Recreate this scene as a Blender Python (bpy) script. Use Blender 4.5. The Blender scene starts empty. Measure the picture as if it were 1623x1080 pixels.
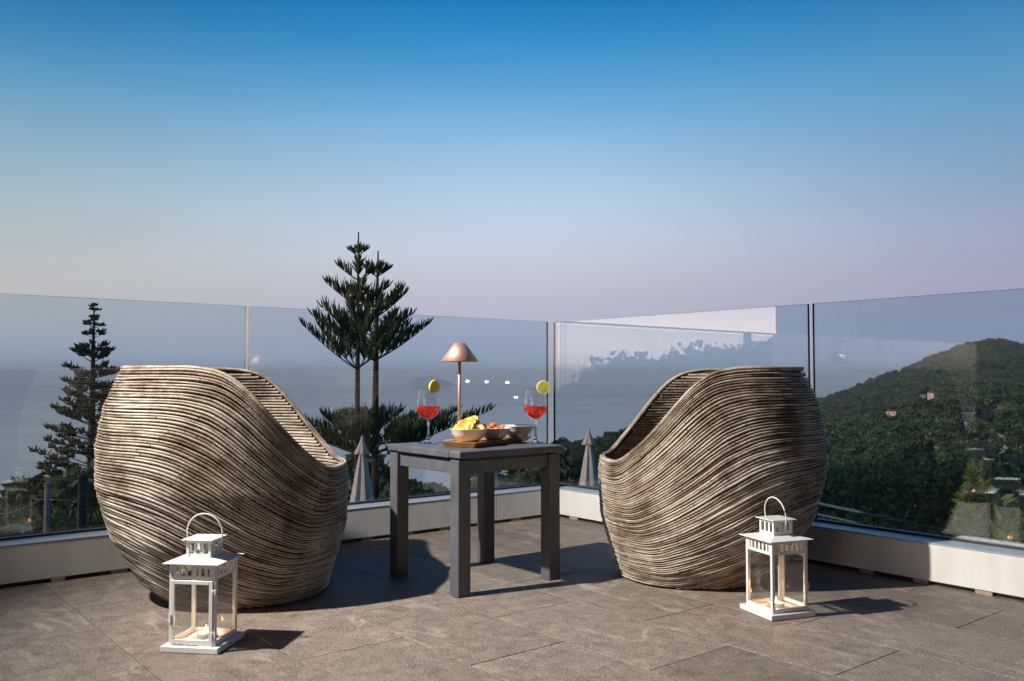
import bpy, bmesh, math, random
import numpy as np

# ------------------------------------------------------------------ camera, sky, lights, exposure
scene = bpy.context.scene
COL = scene.collection
R = math.radians
EYE = 0.74
FOC = 1405.0                       # focal length in photograph pixels (1623 px wide)

cam_d = bpy.data.cameras.new('camera')
cam_d.sensor_width = 36.0
cam_d.lens = FOC * 36.0 / 1623.0
cam_d.clip_start = 0.05
cam_d.clip_end = 60000.0
cam = bpy.data.objects.new('camera', cam_d)
COL.objects.link(cam)
cam.location = (0, 0, EYE)
cam.rotation_euler = (R(90 + 2.323), 0, 0)
scene.camera = cam

scene.view_settings.view_transform = 'Standard'
scene.view_settings.look = 'None'
scene.view_settings.exposure = 0.0
scene.view_settings.gamma = 1.0
scene.view_settings.use_curve_mapping = False
scene.cycles.max_bounces = 14
scene.cycles.transparent_max_bounces = 24
scene.cycles.transmission_bounces = 10
scene.cycles.glossy_bounces = 6
scene.cycles.diffuse_bounces = 4
scene.cycles.caustics_refractive = False
scene.cycles.caustics_reflective = False
scene.cycles.sample_clamp_indirect = 6.0

SUN_EL, SUN_AZ = 11.0, -115.0        # the sun is almost down, to the left; azimuth from +Y, clockwise


def lin(r, g, b):
    f = lambda c: (c / 12.92 if c <= .04045 else ((c + .055) / 1.055) ** 2.4)
    return (f(r / 255.), f(g / 255.), f(b / 255.), 1.0)


def build_world():
    w = bpy.data.worlds.new('World')
    scene.world = w
    w.use_nodes = True
    nt = w.node_tree
    for n in list(nt.nodes):
        nt.nodes.remove(n)
    N, L = nt.nodes.new, nt.links.new
    tc = N('ShaderNodeTexCoord')
    sep = N('ShaderNodeSeparateXYZ')
    L(tc.outputs['Generated'], sep.inputs[0])

    def ramp(stops, how='B_SPLINE'):
        r = N('ShaderNodeValToRGB')
        r.color_ramp.interpolation = how
        el = r.color_ramp.elements
        while len(el) > 1:
            el.remove(el[-1])
        el[0].position = stops[0][0]
        el[0].color = stops[0][1]
        for p, c in stops[1:]:
            e = el.new(p)
            e.color = c
        L(sep.outputs['Z'], r.inputs[0])
        return r.outputs[0]
    Z = (.0, .03, .083, .137, .208, .275, .337, .396)
    zen = [(.6, lin(8, 62, 116)), (1.0, lin(10, 38, 78))]
    centre = ramp(list(zip(Z, [lin(168, 184, 208), lin(172, 180, 204), lin(181, 180, 197), lin(200, 206, 220), lin(172, 201, 226),
                               lin(120, 175, 217), lin(56, 146, 203), lin(14, 118, 184)])) + zen)
    left = ramp(list(zip(Z, [lin(170, 182, 202), lin(178, 182, 194), lin(190, 188, 186), lin(178, 187, 191), lin(148, 177, 193),
                             lin(96, 154, 189), lin(42, 124, 178), lin(12, 98, 158)])) + zen)
    right = ramp(list(zip(Z, [lin(148, 168, 196), lin(152, 162, 190), lin(156, 155, 180), lin(154, 160, 187), lin(121, 156, 188),
                              lin(92, 150, 189), lin(56, 132, 183), lin(22, 103, 164)])) + zen)
    glow = ramp([(.0, (7.4, 4.7, 3.2, 1)), (.03, (5.6, 3.7, 2.7, 1)), (.07, (3.2, 2.45, 2.05, 1)), (.14, (1.7, 1.45, 1.3, 1)), (.26, (.50, .56, .62, 1)),
                 (.396, (.10, .22, .38, 1)), (.6, lin(10, 66, 118)), (1.0, lin(10, 38, 78))], 'LINEAR')
    # horizontal bearing: sine of the azimuth
    at = N('ShaderNodeMath'); at.operation = 'ARCTAN2'
    L(sep.outputs['X'], at.inputs[0]); L(sep.outputs['Y'], at.inputs[1])

    def mr(a, b, src=None, smooth=True):
        m = N('ShaderNodeMapRange')
        m.interpolation_type = 'SMOOTHSTEP' if smooth else 'LINEAR'
        m.inputs['From Min'].default_value = a
        m.inputs['From Max'].default_value = b
        L(src or at.outputs[0], m.inputs['Value'])
        return m.outputs['Result']

    def mix(f, a, b, mode='MIX'):
        m = N('ShaderNodeMix'); m.data_type = 'RGBA'; m.blend_type = mode
        if isinstance(f, float):
            m.inputs['Factor'].default_value = f
        else:
            L(f, m.inputs['Factor'])
        L(a, m.inputs[6]); L(b, m.inputs[7])
        return m.outputs[2]
    c = mix(mr(R(0), R(-33)), centre, left)
    c = mix(mr(R(0), R(34)), c, right)
    # broad dusk glow centred on the sun's bearing
    df = N('ShaderNodeMath'); df.operation = 'SUBTRACT'; df.inputs[1].default_value = R(-107)
    L(at.outputs[0], df.inputs[0])
    ab = N('ShaderNodeMath'); ab.operation = 'ABSOLUTE'; L(df.outputs[0], ab.inputs[0])
    c = mix(mr(R(78), R(32), ab.outputs[0]), c, glow)
    # faint unevenness, as real air has
    nz = N('ShaderNodeTexNoise'); nz.inputs['Scale'].default_value = 3.0; nz.inputs['Detail'].default_value = 3.0
    mp = N('ShaderNodeMapping'); mp.inputs['Scale'].default_value = (1, 1, 7)
    L(tc.outputs['Generated'], mp.inputs[0]); L(mp.outputs[0], nz.inputs['Vector'])
    m2 = N('ShaderNodeMapRange'); m2.inputs['To Min'].default_value = .95; m2.inputs['To Max'].default_value = 1.05
    L(nz.outputs['Fac'], m2.inputs['Value'])
    vm = N('ShaderNodeVectorMath'); vm.operation = 'SCALE'
    L(c, vm.inputs[0]); L(m2.outputs['Result'], vm.inputs['Scale'])
    bg = N('ShaderNodeBackground'); L(vm.outputs[0], bg.inputs[0]); bg.inputs[1].default_value = 1.10
    sky = N('ShaderNodeTexSky'); sky.sky_type = 'NISHITA'; sky.sun_disc = False
    sky.sun_elevation = R(SUN_EL); sky.sun_rotation = R(SUN_AZ)
    bg2 = N('ShaderNodeBackground'); L(sky.outputs[0], bg2.inputs[0]); bg2.inputs[1].default_value = 0.0008
    add = N('ShaderNodeAddShader'); L(bg.outputs[0], add.inputs[0]); L(bg2.outputs[0], add.inputs[1])
    out = N('ShaderNodeOutputWorld'); L(add.outputs[0], out.inputs[0])


build_world()

sun_d = bpy.data.lights.new('sun', 'SUN')
sun_d.energy = 2.2
sun_d.angle = R(4)
sun_d.color = (1.0, .78, .64)
sun = bpy.data.objects.new('sun', sun_d)
COL.objects.link(sun)
sun.rotation_euler = (R(90 - SUN_EL), 0, R(180 - SUN_AZ - 180))
# aim: light travels away from the sun's bearing
_sx, _sy, _sz = math.sin(R(SUN_AZ)) * math.cos(R(SUN_EL)), math.cos(R(SUN_AZ)) * math.cos(R(SUN_EL)), math.sin(R(SUN_EL))
from mathutils import Vector, Matrix, Euler
sun.rotation_euler = Vector((_sx, _sy, _sz)).to_track_quat('Z', 'Y').to_euler()

# the terrace flood lamp on its post (the photograph's fanning shadows come from it)
LAMP = Vector((-2.50, 1.87, 2.80))
FLOOD_W = 1500.0

# ------------------------------------------------------------------ helpers
rng = np.random.default_rng(7)
random.seed(7)


def tag(o, label=None, cat=None, group=None, kind=None):
    if label: o['label'] = label
    if cat: o['category'] = cat
    if group: o['group'] = group
    if kind: o['kind'] = kind
    return o


def link(o, parent=None, mats=None):
    COL.objects.link(o)
    if parent: o.parent = parent
    return o


def empty(name, loc=(0, 0, 0), rz=0.0):
    o = bpy.data.objects.new(name, None)
    o.empty_display_size = .05
    o.location = loc
    o.rotation_euler = (0, 0, rz)
    COL.objects.link(o)
    return o


def obj_from(name, V, F, mats, parent=None, smooth=False, mi=None, uv=None):
    me = bpy.data.meshes.new(name)
    me.from_pydata([tuple(v) for v in V], [], F)
    for m in (mats if isinstance(mats, (list, tuple)) else [mats]):
        me.materials.append(m)
    if mi is not None:
        me.polygons.foreach_set('material_index', np.asarray(mi, dtype=np.int32))
    if uv is not None:
        l = me.uv_layers.new(name='UVMap')
        vi = np.empty(len(me.loops), dtype=np.int32)
        me.loops.foreach_get('vertex_index', vi)
        l.data.foreach_set('uv', np.asarray(uv, dtype=np.float32)[vi].ravel())
    if smooth:
        me.polygons.foreach_set('use_smooth', np.ones(len(me.polygons), dtype=bool))
    me.update()
    o = bpy.data.objects.new(name, me)
    return link(o, parent)


def fast_mesh(name, V, quads, mats, parent=None, smooth=False, uv=None):
    """V (n,3) array, quads (m,4) or (m,3) array."""
    V = np.asarray(V, dtype=np.float32)
    Q = np.asarray(quads, dtype=np.int32)
    k = Q.shape[1]
    me = bpy.data.meshes.new(name)
    me.vertices.add(len(V))
    me.vertices.foreach_set('co', V.ravel())
    me.loops.add(Q.size)
    me.loops.foreach_set('vertex_index', Q.ravel())
    me.polygons.add(len(Q))
    me.polygons.foreach_set('loop_start', np.arange(0, Q.size, k, dtype=np.int32))
    me.polygons.foreach_set('loop_total', np.full(len(Q), k, dtype=np.int32))
    if smooth:
        me.polygons.foreach_set('use_smooth', np.ones(len(Q), dtype=bool))
    for m in (mats if isinstance(mats, (list, tuple)) else [mats]):
        me.materials.append(m)
    if uv is not None:
        l = me.uv_layers.new(name='UVMap')
        l.data.foreach_set('uv', np.asarray(uv, dtype=np.float32)[Q.ravel()].ravel())
    me.update(calc_edges=True)
    me.validate()
    o = bpy.data.objects.new(name, me)
    return link(o, parent)


class MB:
    """collects shapes of ONE part"""
    def __init__(self):
        self.bm = bmesh.new()

    def box(self, c, s, bevel=0.0, rz=0.0, seg=2, rot=None, taper=None):
        r = bmesh.ops.create_cube(self.bm, size=1.0)
        vs = r['verts']
        M = Matrix.Translation(c) @ (rot.to_matrix().to_4x4() if rot else Matrix.Rotation(rz, 4, 'Z'))
        for v in vs:
            t = 1.0
            if taper and v.co.z < 0: t = taper
            v.co = Vector((v.co.x * s[0] * t, v.co.y * s[1] * t, v.co.z * s[2]))
        if bevel > 0:
            ed = list({e for v in vs for e in v.link_edges})
            rr = bmesh.ops.bevel(self.bm, geom=ed, offset=bevel, segments=seg, profile=.5, affect='EDGES')
            vs = list({v for f in rr['faces'] for v in f.verts} | {v for v in vs if v.is_valid})
        for v in vs:
            v.co = M @ v.co
        return self

    def tube(self, pts, r, n=8, closed=False, cap=True):
        pts = [Vector(p) for p in pts]
        rs = r if isinstance(r, (list, tuple)) else [r] * len(pts)
        rings = []
        up = Vector((0, 0, 1))
        for i, p in enumerate(pts):
            if closed:
                t = (pts[(i + 1) % len(pts)] - pts[i - 1]).normalized()
            else:
                t = (pts[min(i + 1, len(pts) - 1)] - pts[max(i - 1, 0)]).normalized()
            a = up if abs(t.dot(up)) < .95 else Vector((1, 0, 0))
            x = t.cross(a).normalized()
            y = x.cross(t).normalized()
            rings.append([self.bm.verts.new(p + (x * math.cos(2 * math.pi * k / n) + y * math.sin(2 * math.pi * k / n)) * rs[i]) for k in range(n)])
        m = len(rings)
        for i in range(m if closed else m - 1):
            A, B = rings[i], rings[(i + 1) % m]
            for k in range(n):
                try:
                    f = self.bm.faces.new((A[k], A[(k + 1) % n], B[(k + 1) % n], B[k])); f.smooth = True
                except ValueError:
                    pass
        if cap and not closed:
            self.bm.faces.new(rings[0]); self.bm.faces.new(rings[-1][::-1])
        return self

    def lathe(self, prof, n=32, c=(0, 0, 0), cap0=False, cap1=False, wob=None):
        rings = []
        for (r, z) in prof:
            ring = []
            for k in range(n):
                a = 2 * math.pi * k / n
                rr = r * (wob(a, z) if wob else 1.0)
                ring.append(self.bm.verts.new((c[0] + rr * math.cos(a), c[1] + rr * math.sin(a), c[2] + z)))
            rings.append(ring)
        for A, B in zip(rings, rings[1:]):
            for k in range(n):
                f = self.bm.faces.new((A[k], A[(k + 1) % n], B[(k + 1) % n], B[k])); f.smooth = True
        if cap0: self.bm.faces.new(rings[0][::-1])
        if cap1: self.bm.faces.new(rings[-1])
        return self

    def poly(self, pts):
        self.bm.faces.new([self.bm.verts.new(p) for p in pts]); return self

    def build(self, name, mat, parent=None, auto=False):
        me = bpy.data.meshes.new(name)
        bmesh.ops.recalc_face_normals(self.bm, faces=self.bm.faces)
        self.bm.to_mesh(me); self.bm.free()
        for m in (mat if isinstance(mat, (list, tuple)) else [mat]):
            me.materials.append(m)
        o = bpy.data.objects.new(name, me)
        return link(o, parent)


# ---- node material helper
class NM:
    def __init__(self, name):
        self.m = bpy.data.materials.new(name)
        self.m.use_nodes = True
        self.nt = self.m.node_tree
        for n in list(self.nt.nodes):
            self.nt.nodes.remove(n)
        self.out = self.N('ShaderNodeOutputMaterial')

    def N(self, t, **kw):
        n = self.nt.nodes.new(t)
        for k, v in kw.items():
            setattr(n, k, v)
        return n

    def L(self, a, b):
        self.nt.links.new(a, b)

    def setin(self, n, **kw):
        for k, v in kw.items():
            i = n.inputs[k.replace('_', ' ')]
            if hasattr(v, 'is_linked'):
                self.L(v, i)
            else:
                i.default_value = v
        return n

    def noise(self, vec, scale, detail=4.0, rough=.55, dist=0.0):
        n = self.N('ShaderNodeTexNoise')
        n.inputs['Scale'].default_value = scale; n.inputs['Detail'].default_value = detail
        n.inputs['Roughness'].default_value = rough; n.inputs['Distortion'].default_value = dist
        if vec is not None: self.L(vec, n.inputs['Vector'])
        return n.outputs['Fac']

    def ramp(self, fac, stops, interp='LINEAR'):
        r = self.N('ShaderNodeValToRGB'); r.color_ramp.interpolation = interp
        el = r.color_ramp.elements
        while len(el) > 1: el.remove(el[-1])
        el[0].position = stops[0][0]; el[0].color = stops[0][1]
        for p, c in stops[1:]:
            e = el.new(p); e.color = c
        self.L(fac, r.inputs[0])
        return r.outputs[0]

    def mr(self, v, a, b, c=0.0, d=1.0):
        m = self.N('ShaderNodeMapRange')
        m.inputs['From Min'].default_value = a; m.inputs['From Max'].default_value = b
        m.inputs['To Min'].default_value = c; m.inputs['To Max'].default_value = d
        self.L(v, m.inputs['Value']); return m.outputs['Result']

    def mix(self, f, a, b, mode='MIX'):
        m = self.N('ShaderNodeMix', data_type='RGBA', blend_type=mode)
        for s, v in ((m.inputs['Factor'], f), (m.inputs[6], a), (m.inputs[7], b)):
            if hasattr(v, 'is_linked'): self.L(v, s)
            else: s.default_value = v
        return m.outputs[2]

    def math(self, op, a, b=None, c=None):
        m = self.N('ShaderNodeMath', operation=op)
        for i, v in enumerate((a, b, c)):
            if v is None: continue
            if hasattr(v, 'is_linked'): self.L(v, m.inputs[i])
            else: m.inputs[i].default_value = v
        return m.outputs[0]

    def bump(self, h, strength=.3, dist=.002):
        b = self.N('ShaderNodeBump')
        b.inputs['Strength'].default_value = strength; b.inputs['Distance'].default_value = dist
        self.L(h, b.inputs['Height']); return b.outputs[0]

    def principled(self, **kw):
        p = self.N('ShaderNodeBsdfPrincipled')
        for k, v in kw.items():
            i = p.inputs[k.replace('_', ' ')]
            if hasattr(v, 'is_linked'): self.L(v, i)
            else: i.default_value = v
        self.L(p.outputs[0], self.out.inputs[0])
        return p

    def objco(self, scale=(1, 1, 1), rnd=0.0):
        tc = self.N('ShaderNodeTexCoord')
        v = tc.outputs['Object']
        mp = self.N('ShaderNodeMapping'); mp.inputs['Scale'].default_value = scale
        self.L(v, mp.inputs[0])
        if rnd:
            oi = self.N('ShaderNodeObjectInfo')
            vm = self.N('ShaderNodeVectorMath', operation='SCALE')
            cx = self.N('ShaderNodeCombineXYZ')
            self.L(oi.outputs['Random'], cx.inputs[0])
            w = self.N('ShaderNodeTexWhiteNoise', noise_dimensions='1D'); self.L(oi.outputs['Random'], w.inputs['W'])
            self.L(w.outputs['Value'], cx.inputs[1])
            self.L(cx.outputs[0], vm.inputs[0]); vm.inputs['Scale'].default_value = rnd
            self.L(vm.outputs[0], mp.inputs['Location'])
        return mp.outputs[0]


def simple(name, col, rough=.5, metal=0.0, var=.06, scale=30.0, spec=.5, bump=0.0):
    n = NM(name)
    co = n.objco()
    f = n.noise(co, scale, 4)
    c0 = tuple(max(0, c * (1 - var)) for c in col[:3]) + (1,)
    c1 = tuple(min(1, c * (1 + var)) for c in col[:3]) + (1,)
    kw = dict(Base_Color=n.ramp(f, [(.3, c0), (.7, c1)]), Roughness=n.mr(n.noise(co, scale * .4, 3), .3, .7, max(.02, rough - .07), rough + .07), Metallic=metal, Specular_IOR_Level=spec)
    if bump: kw['Normal'] = n.bump(f, bump, .001)
    n.principled(**kw)
    return n.m


def glass_mat(name, tint=(.82, .88, .92), r0=.085):
    n = NM(name)
    geo = n.N('ShaderNodeNewGeometry')
    dp = n.N('ShaderNodeVectorMath', operation='DOT_PRODUCT')
    n.L(geo.outputs['Normal'], dp.inputs[0]); n.L(geo.outputs['Incoming'], dp.inputs[1])
    f = n.math('ABSOLUTE', dp.outputs['Value'])
    f = n.math('SUBTRACT', 1.0, f)
    f = n.math('POWER', f, 5.0)
    f = n.math('MULTIPLY_ADD', f, 1 - r0, r0)
    t = n.N('ShaderNodeBsdfTransparent'); t.inputs[0].default_value = (*tint, 1)
    g = n.N('ShaderNodeBsdfGlossy'); g.inputs['Roughness'].default_value = 0.0; g.inputs[0].default_value = (1, 1, 1, 1)
    mx = n.N('ShaderNodeMixShader')
    n.L(f, mx.inputs[0]); n.L(t.outputs[0], mx.inputs[1]); n.L(g.outputs[0], mx.inputs[2])
    n.L(mx.outputs[0], n.out.inputs[0])
    return n.m


def leaf_mat(name, dark, light, rough=.55, trans=.25):
    n = NM(name)
    geo = n.N('ShaderNodeNewGeometry')
    oi = n.N('ShaderNodeObjectInfo')
    tc = n.N('ShaderNodeTexCoord')
    f = n.math('MULTIPLY_ADD', geo.outputs['Random Per Island'], .55, n.math('MULTIPLY', n.noise(tc.outputs['Object'], 1.3, 2), .45))
    c = n.ramp(f, [(.15, (*dark, 1)), (.85, (*light, 1))])
    hs = n.N('ShaderNodeHueSaturation')
    n.L(c, hs.inputs['Color'])
    n.L(n.mr(oi.outputs['Random'], 0, 1, .455, .53), hs.inputs['Hue'])
    w = n.N('ShaderNodeTexWhiteNoise', noise_dimensions='1D'); n.L(oi.outputs['Random'], w.inputs['W'])
    n.L(n.mr(w.outputs['Value'], 0, 1, .6, 1.35), hs.inputs['Value'])
    d = n.N('ShaderNodeBsdfPrincipled'); n.L(hs.outputs[0], d.inputs['Base Color']); d.inputs['Roughness'].default_value = rough
    d.inputs['Specular IOR Level'].default_value = .3
    t = n.N('ShaderNodeBsdfTranslucent'); n.L(hs.outputs[0], t.inputs[0])
    mx = n.N('ShaderNodeMixShader'); mx.inputs[0].default_value = trans
    n.L(d.outputs[0], mx.inputs[1]); n.L(t.outputs[0], mx.inputs[2]); n.L(mx.outputs[0], n.out.inputs[0])
    return n.m


# ------------------------------------------------------------------ materials
def mat_tile():
    n = NM('stone_tile')
    co = n.objco(rnd=13.0)
    st = n.N('ShaderNodeMapping'); st.inputs['Scale'].default_value = (5.0, 1.6, 1.0); n.L(co, st.inputs[0])
    big = n.noise(st.outputs[0], 1.9, 6, .66, 1.1)
    med = n.noise(co, 17, 7, .74, .4)
    fine = n.noise(co, 115, 6, .9)
    speck = n.noise(co, 210, 2, .6)
    base = n.ramp(big, [(.25, (.150, .115, .089, 1)), (.5, (.222, .176, .140, 1)), (.75, (.318, .262, .212, 1))])
    base = n.mix(n.mr(med, .38, .66), n.mix(.55, base, (.105, .082, .066, 1)), n.mix(.45, base, (.37, .315, .265, 1)))
    base = n.mix(n.mr(fine, .41, .57, .0, .85), base, n.mix(.70, base, (.045, .035, .029, 1)))
    base = n.mix(n.mr(speck, .54, .68, .0, .55), base, (.50, .44, .385, 1))
    # pale veins
    ws = n.N('ShaderNodeMapping'); ws.inputs['Scale'].default_value = (2.2, .9, 1.0); n.L(co, ws.inputs[0])
    v = n.noise(ws.outputs[0], 1.7, 5, .55, .9)
    v = n.math('ABSOLUTE', n.math('SUBTRACT', v, .5))
    vein = n.math('MULTIPLY', n.mr(v, .0, .022, 1, 0), n.mr(n.noise(co, 3.1, 2), .48, .62))
    base = n.mix(n.math('MULTIPLY', vein, .36), base, (.46, .41, .36, 1))
    oi = n.N('ShaderNodeObjectInfo')
    hs = n.N('ShaderNodeHueSaturation'); n.L(base, hs.inputs['Color']); n.L(n.mr(oi.outputs['Random'], 0, 1, .84, 1.18), hs.inputs['Value'])
    h = n.math('ADD', n.math('MULTIPLY', fine, .6), n.math('MULTIPLY', med, .6))
    n.principled(Base_Color=hs.outputs[0], Roughness=n.mr(med, .3, .7, .5, .72), Normal=n.bump(h, .55, .003), Specular_IOR_Level=.35)
    return n.m


def mat_rattan():
    n = NM('weathered_rattan')
    uv = n.N('ShaderNodeUVMap')
    sp = n.N('ShaderNodeSeparateXYZ'); n.L(uv.outputs[0], sp.inputs[0])
    tc = n.N('ShaderNodeTexCoord')
    # cane pieces of random length along the strand
    pc = n.N('ShaderNodeTexWhiteNoise', noise_dimensions='2D')
    oi = n.N('ShaderNodeObjectInfo')
    ku = n.math('FLOOR', n.math('ADD', n.math('MULTIPLY', sp.outputs[0], 1.15), n.math('MULTIPLY', sp.outputs[1], 7.13)))
    cv = n.N('ShaderNodeCombineXYZ'); n.L(ku, cv.inputs[0]); n.L(sp.outputs[1], cv.inputs[1])
    n.L(cv.outputs[0], pc.inputs['Vector'])
    piece = pc.outputs['Value']
    # streaks along the cane
    sv = n.N('ShaderNodeCombineXYZ'); n.L(n.math('MULTIPLY', sp.outputs[0], 9.0), sv.inputs[0]); n.L(n.math('MULTIPLY', sp.outputs[1], 37.0), sv.inputs[1])
    streak = n.noise(sv.outputs[0], 1.5, 5, .65)
    patch = n.noise(tc.outputs['Object'], 5.5, 4, .6, .4)
    fine = n.noise(tc.outputs['Object'], 210, 3, .7)
    f = n.math('ADD', n.math('MULTIPLY', streak, .46), n.math('MULTIPLY', piece, .17))
    f = n.math('ADD', f, n.math('MULTIPLY', patch, .72))
    f = n.math('ADD', f, n.math('MULTIPLY', n.math('SUBTRACT', fine, .5), .38))
    c = n.ramp(f, [(.43, (.046, .028, .017, 1)), (.55, (.135, .092, .062, 1)), (.65, (.255, .207, .163, 1)), (.76, (.41, .36, .305, 1)), (.92, (.56, .52, .46, 1))])
    # a few orange-brown canes that kept their bark
    warm = n.math('MULTIPLY', n.mr(piece, .94, .97), n.mr(patch, .38, .56))
    c = n.mix(n.math('MULTIPLY', warm, .7), c, (.22, .105, .048, 1))
    j = n.math('FRACT', n.math('ADD', n.math('MULTIPLY', sp.outputs[0], 1.15), n.math('MULTIPLY', sp.outputs[1], 7.13)))
    joint = n.mr(n.math('ABSOLUTE', n.math('SUBTRACT', j, .5)), .494, .499)
    c = n.mix(n.math('MULTIPLY', joint, .75), c, (.05, .035, .024, 1))
    h = n.math('ADD', n.math('MULTIPLY', streak, .5), n.math('MULTIPLY', fine, .7))
    n.principled(Base_Color=c, Roughness=.62, Specular_IOR_Level=.35, Normal=n.bump(h, .5, .002))
    return n.m


def mat_wood():
    n = NM('oiled_wood')
    co = n.objco((1, 1, 1))
    st = n.N('ShaderNodeMapping'); st.inputs['Scale'].default_value = (3.0, 60.0, 60.0); n.L(co, st.inputs[0])
    g = n.noise(st.outputs[0], 1.6, 6, .6, 1.2)
    c = n.ramp(g, [(.3, (.22, .098, .030, 1)), (.55, (.44, .22, .075, 1)), (.75, (.56, .32, .125, 1))])
    n.principled(Base_Color=c, Roughness=.42, Normal=n.bump(g, .2, .001))
    return n.m


def mat_paint_grey():
    n = NM('dark_grey_paint')
    co = n.objco()
    st = n.N('ShaderNodeMapping'); st.inputs['Scale'].default_value = (6, 60, 60); n.L(co, st.inputs[0])
    g = n.noise(st.outputs[0], 2.2, 5, .6, .6)
    w = n.noise(co, 14, 4)
    c = n.ramp(w, [(.3, (.066, .070, .082, 1)), (.7, (.096, .101, .116, 1))])
    n.principled(Base_Color=c, Roughness=n.mr(w, .3, .7, .36, .52), Normal=n.bump(g, .22, .0012), Specular_IOR_Level=.5)
    return n.m


def mat_wall():
    n = NM('white_painted_panel')
    co = n.objco()
    st = n.N('ShaderNodeMapping'); st.inputs['Scale'].default_value = (5, 5, 1.2); n.L(co, st.inputs[0])
    drip = n.noise(st.outputs[0], 3.0, 5, .6)
    dust = n.noise(co, 40, 4)
    c = n.ramp(drip, [(.3, (.60, .59, .565, 1)), (.55, (.66, .655, .635, 1)), (.8, (.69, .685, .67, 1))])
    c = n.mix(n.mr(dust, .55, .75, 0, .12), c, (.42, .39, .35, 1))
    n.principled(Base_Color=c, Roughness=.5, Normal=n.bump(dust, .05, .001))
    return n.m


def mat_sea():
    n = NM('sea_water')
    geo = n.N('ShaderNodeNewGeometry')
    mp = n.N('ShaderNodeMapping'); mp.inputs['Scale'].default_value = (.00022, .00095, .001); mp.inputs['Rotation'].default_value = (0, 0, R(12))
    n.L(geo.outputs['Position'], mp.inputs[0])
    band = n.noise(mp.outputs[0], 1.4, 4, .55, .7)
    mp2 = n.N('ShaderNodeMapping'); mp2.inputs['Scale'].default_value = (.02, .05, .05); n.L(geo.outputs['Position'], mp2.inputs[0])
    w = n.noise(mp2.outputs[0], 1.0, 5, .6)
    c = n.ramp(band, [(.38, (.13, .215, .27, 1)), (.55, (.20, .29, .345, 1)), (.7, (.29, .36, .40, 1))])  # pale tones put sky glare into the water colour
    n.principled(Base_Color=c, Roughness=n.mr(band, .38, .66, .12, .03), IOR=1.33, Normal=n.bump(w, .03, 2.0))
    return n.m


def mat_ground():
    n = NM('scrub_ground')
    geo = n.N('ShaderNodeNewGeometry')
    a = n.noise(geo.outputs['Position'], .035, 5, .6)
    b = n.noise(geo.outputs['Position'], .6, 4, .6)
    c = n.ramp(a, [(.3, (.022, .032, .016, 1)), (.5, (.040, .048, .022, 1)), (.62, (.085, .072, .040, 1)), (.75, (.12, .088, .058, 1))])
    c = n.mix(n.mr(b, .3, .7, 0, .5), c, (.03, .036, .016, 1))
    n.principled(Base_Color=c, Roughness=.95, Specular_IOR_Level=.1)
    return n.m


def mat_fabric():
    n = NM('cream_canvas')
    co = n.objco()
    w = n.noise(co, 9, 4, .6)
    f = n.noise(co, 220, 2)
    c = n.ramp(w, [(.3, (.60, .50, .46, 1)), (.7, (.72, .63, .58, 1))])
    p = n.principled(Base_Color=c, Roughness=.9, Normal=n.bump(f, .15, .002), Specular_IOR_Level=.1)
    return n.m


def mat_chip():
    n = NM('potato_chip')
    co = n.objco(rnd=3.0)
    a = n.noise(co, 55, 4, .6)
    b = n.noise(co, 160, 3)
    c = n.ramp(a, [(.3, (.46, .23, .035, 1)), (.5, (.68, .42, .085, 1)), (.7, (.78, .55, .16, 1))])
    c = n.mix(n.mr(b, .58, .72, 0, .5), c, (.36, .15, .02, 1))
    tc = n.N('ShaderNodeTexCoord'); sp = n.N('ShaderNodeSeparateXYZ'); n.L(tc.outputs['Object'], sp.inputs[0])
    rr = n.math('SQRT', n.math('ADD', n.math('POWER', sp.outputs[0], 2.0), n.math('POWER', n.math('MULTIPLY', sp.outputs[1], 1.16), 2.0)))
    c = n.mix(n.mr(rr, .020, .029, 0, .45), c, (.42, .20, .03, 1))
    n.principled(Base_Color=c, Roughness=.45, Normal=n.bump(b, .4, .001))
    return n.m


def mat_lemon():
    n = NM('lemon_flesh')
    tc = n.N('ShaderNodeTexCoord')
    sp = n.N('ShaderNodeSeparateXYZ'); n.L(tc.outputs['Object'], sp.inputs[0])
    r = n.math('SQRT', n.math('ADD', n.math('POWER', sp.outputs[0], 2.0), n.math('POWER', sp.outputs[2], 2.0)))
    a = n.math('ARCTAN2', sp.outputs[2], sp.outputs[0])
    s = n.math('ABSOLUTE', n.math('SUBTRACT', n.math('FRACT', n.math('MULTIPLY', n.math('ADD', a, 3.2), 9 / 6.2832)), .5))
    seg = n.mr(s, .42, .49)
    nz = n.noise(tc.outputs['Object'], 330, 3)
    flesh = n.ramp(nz, [(.3, (.52, .46, .035, 1)), (.7, (.70, .64, .10, 1))])
    c = n.mix(n.math('MULTIPLY', seg, .8), flesh, (.86, .78, .42, 1))
    c = n.mix(n.mr(r, .0218, .0224), c, (.85, .78, .50, 1))
    c = n.mix(n.mr(r, .0250, .0256), c, (.76, .62, .06, 1))
    c = n.mix(n.mr(r, .0030, .0020), c, (.85, .78, .5, 1))
    p = n.principled(Base_Color=c, Roughness=.35, Normal=n.bump(nz, .3, .0006))
    p.inputs['Subsurface Weight'].default_value = .35
    p.inputs['Subsurface Radius'].default_value = (.006, .004, .001)
    return n.m


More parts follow.
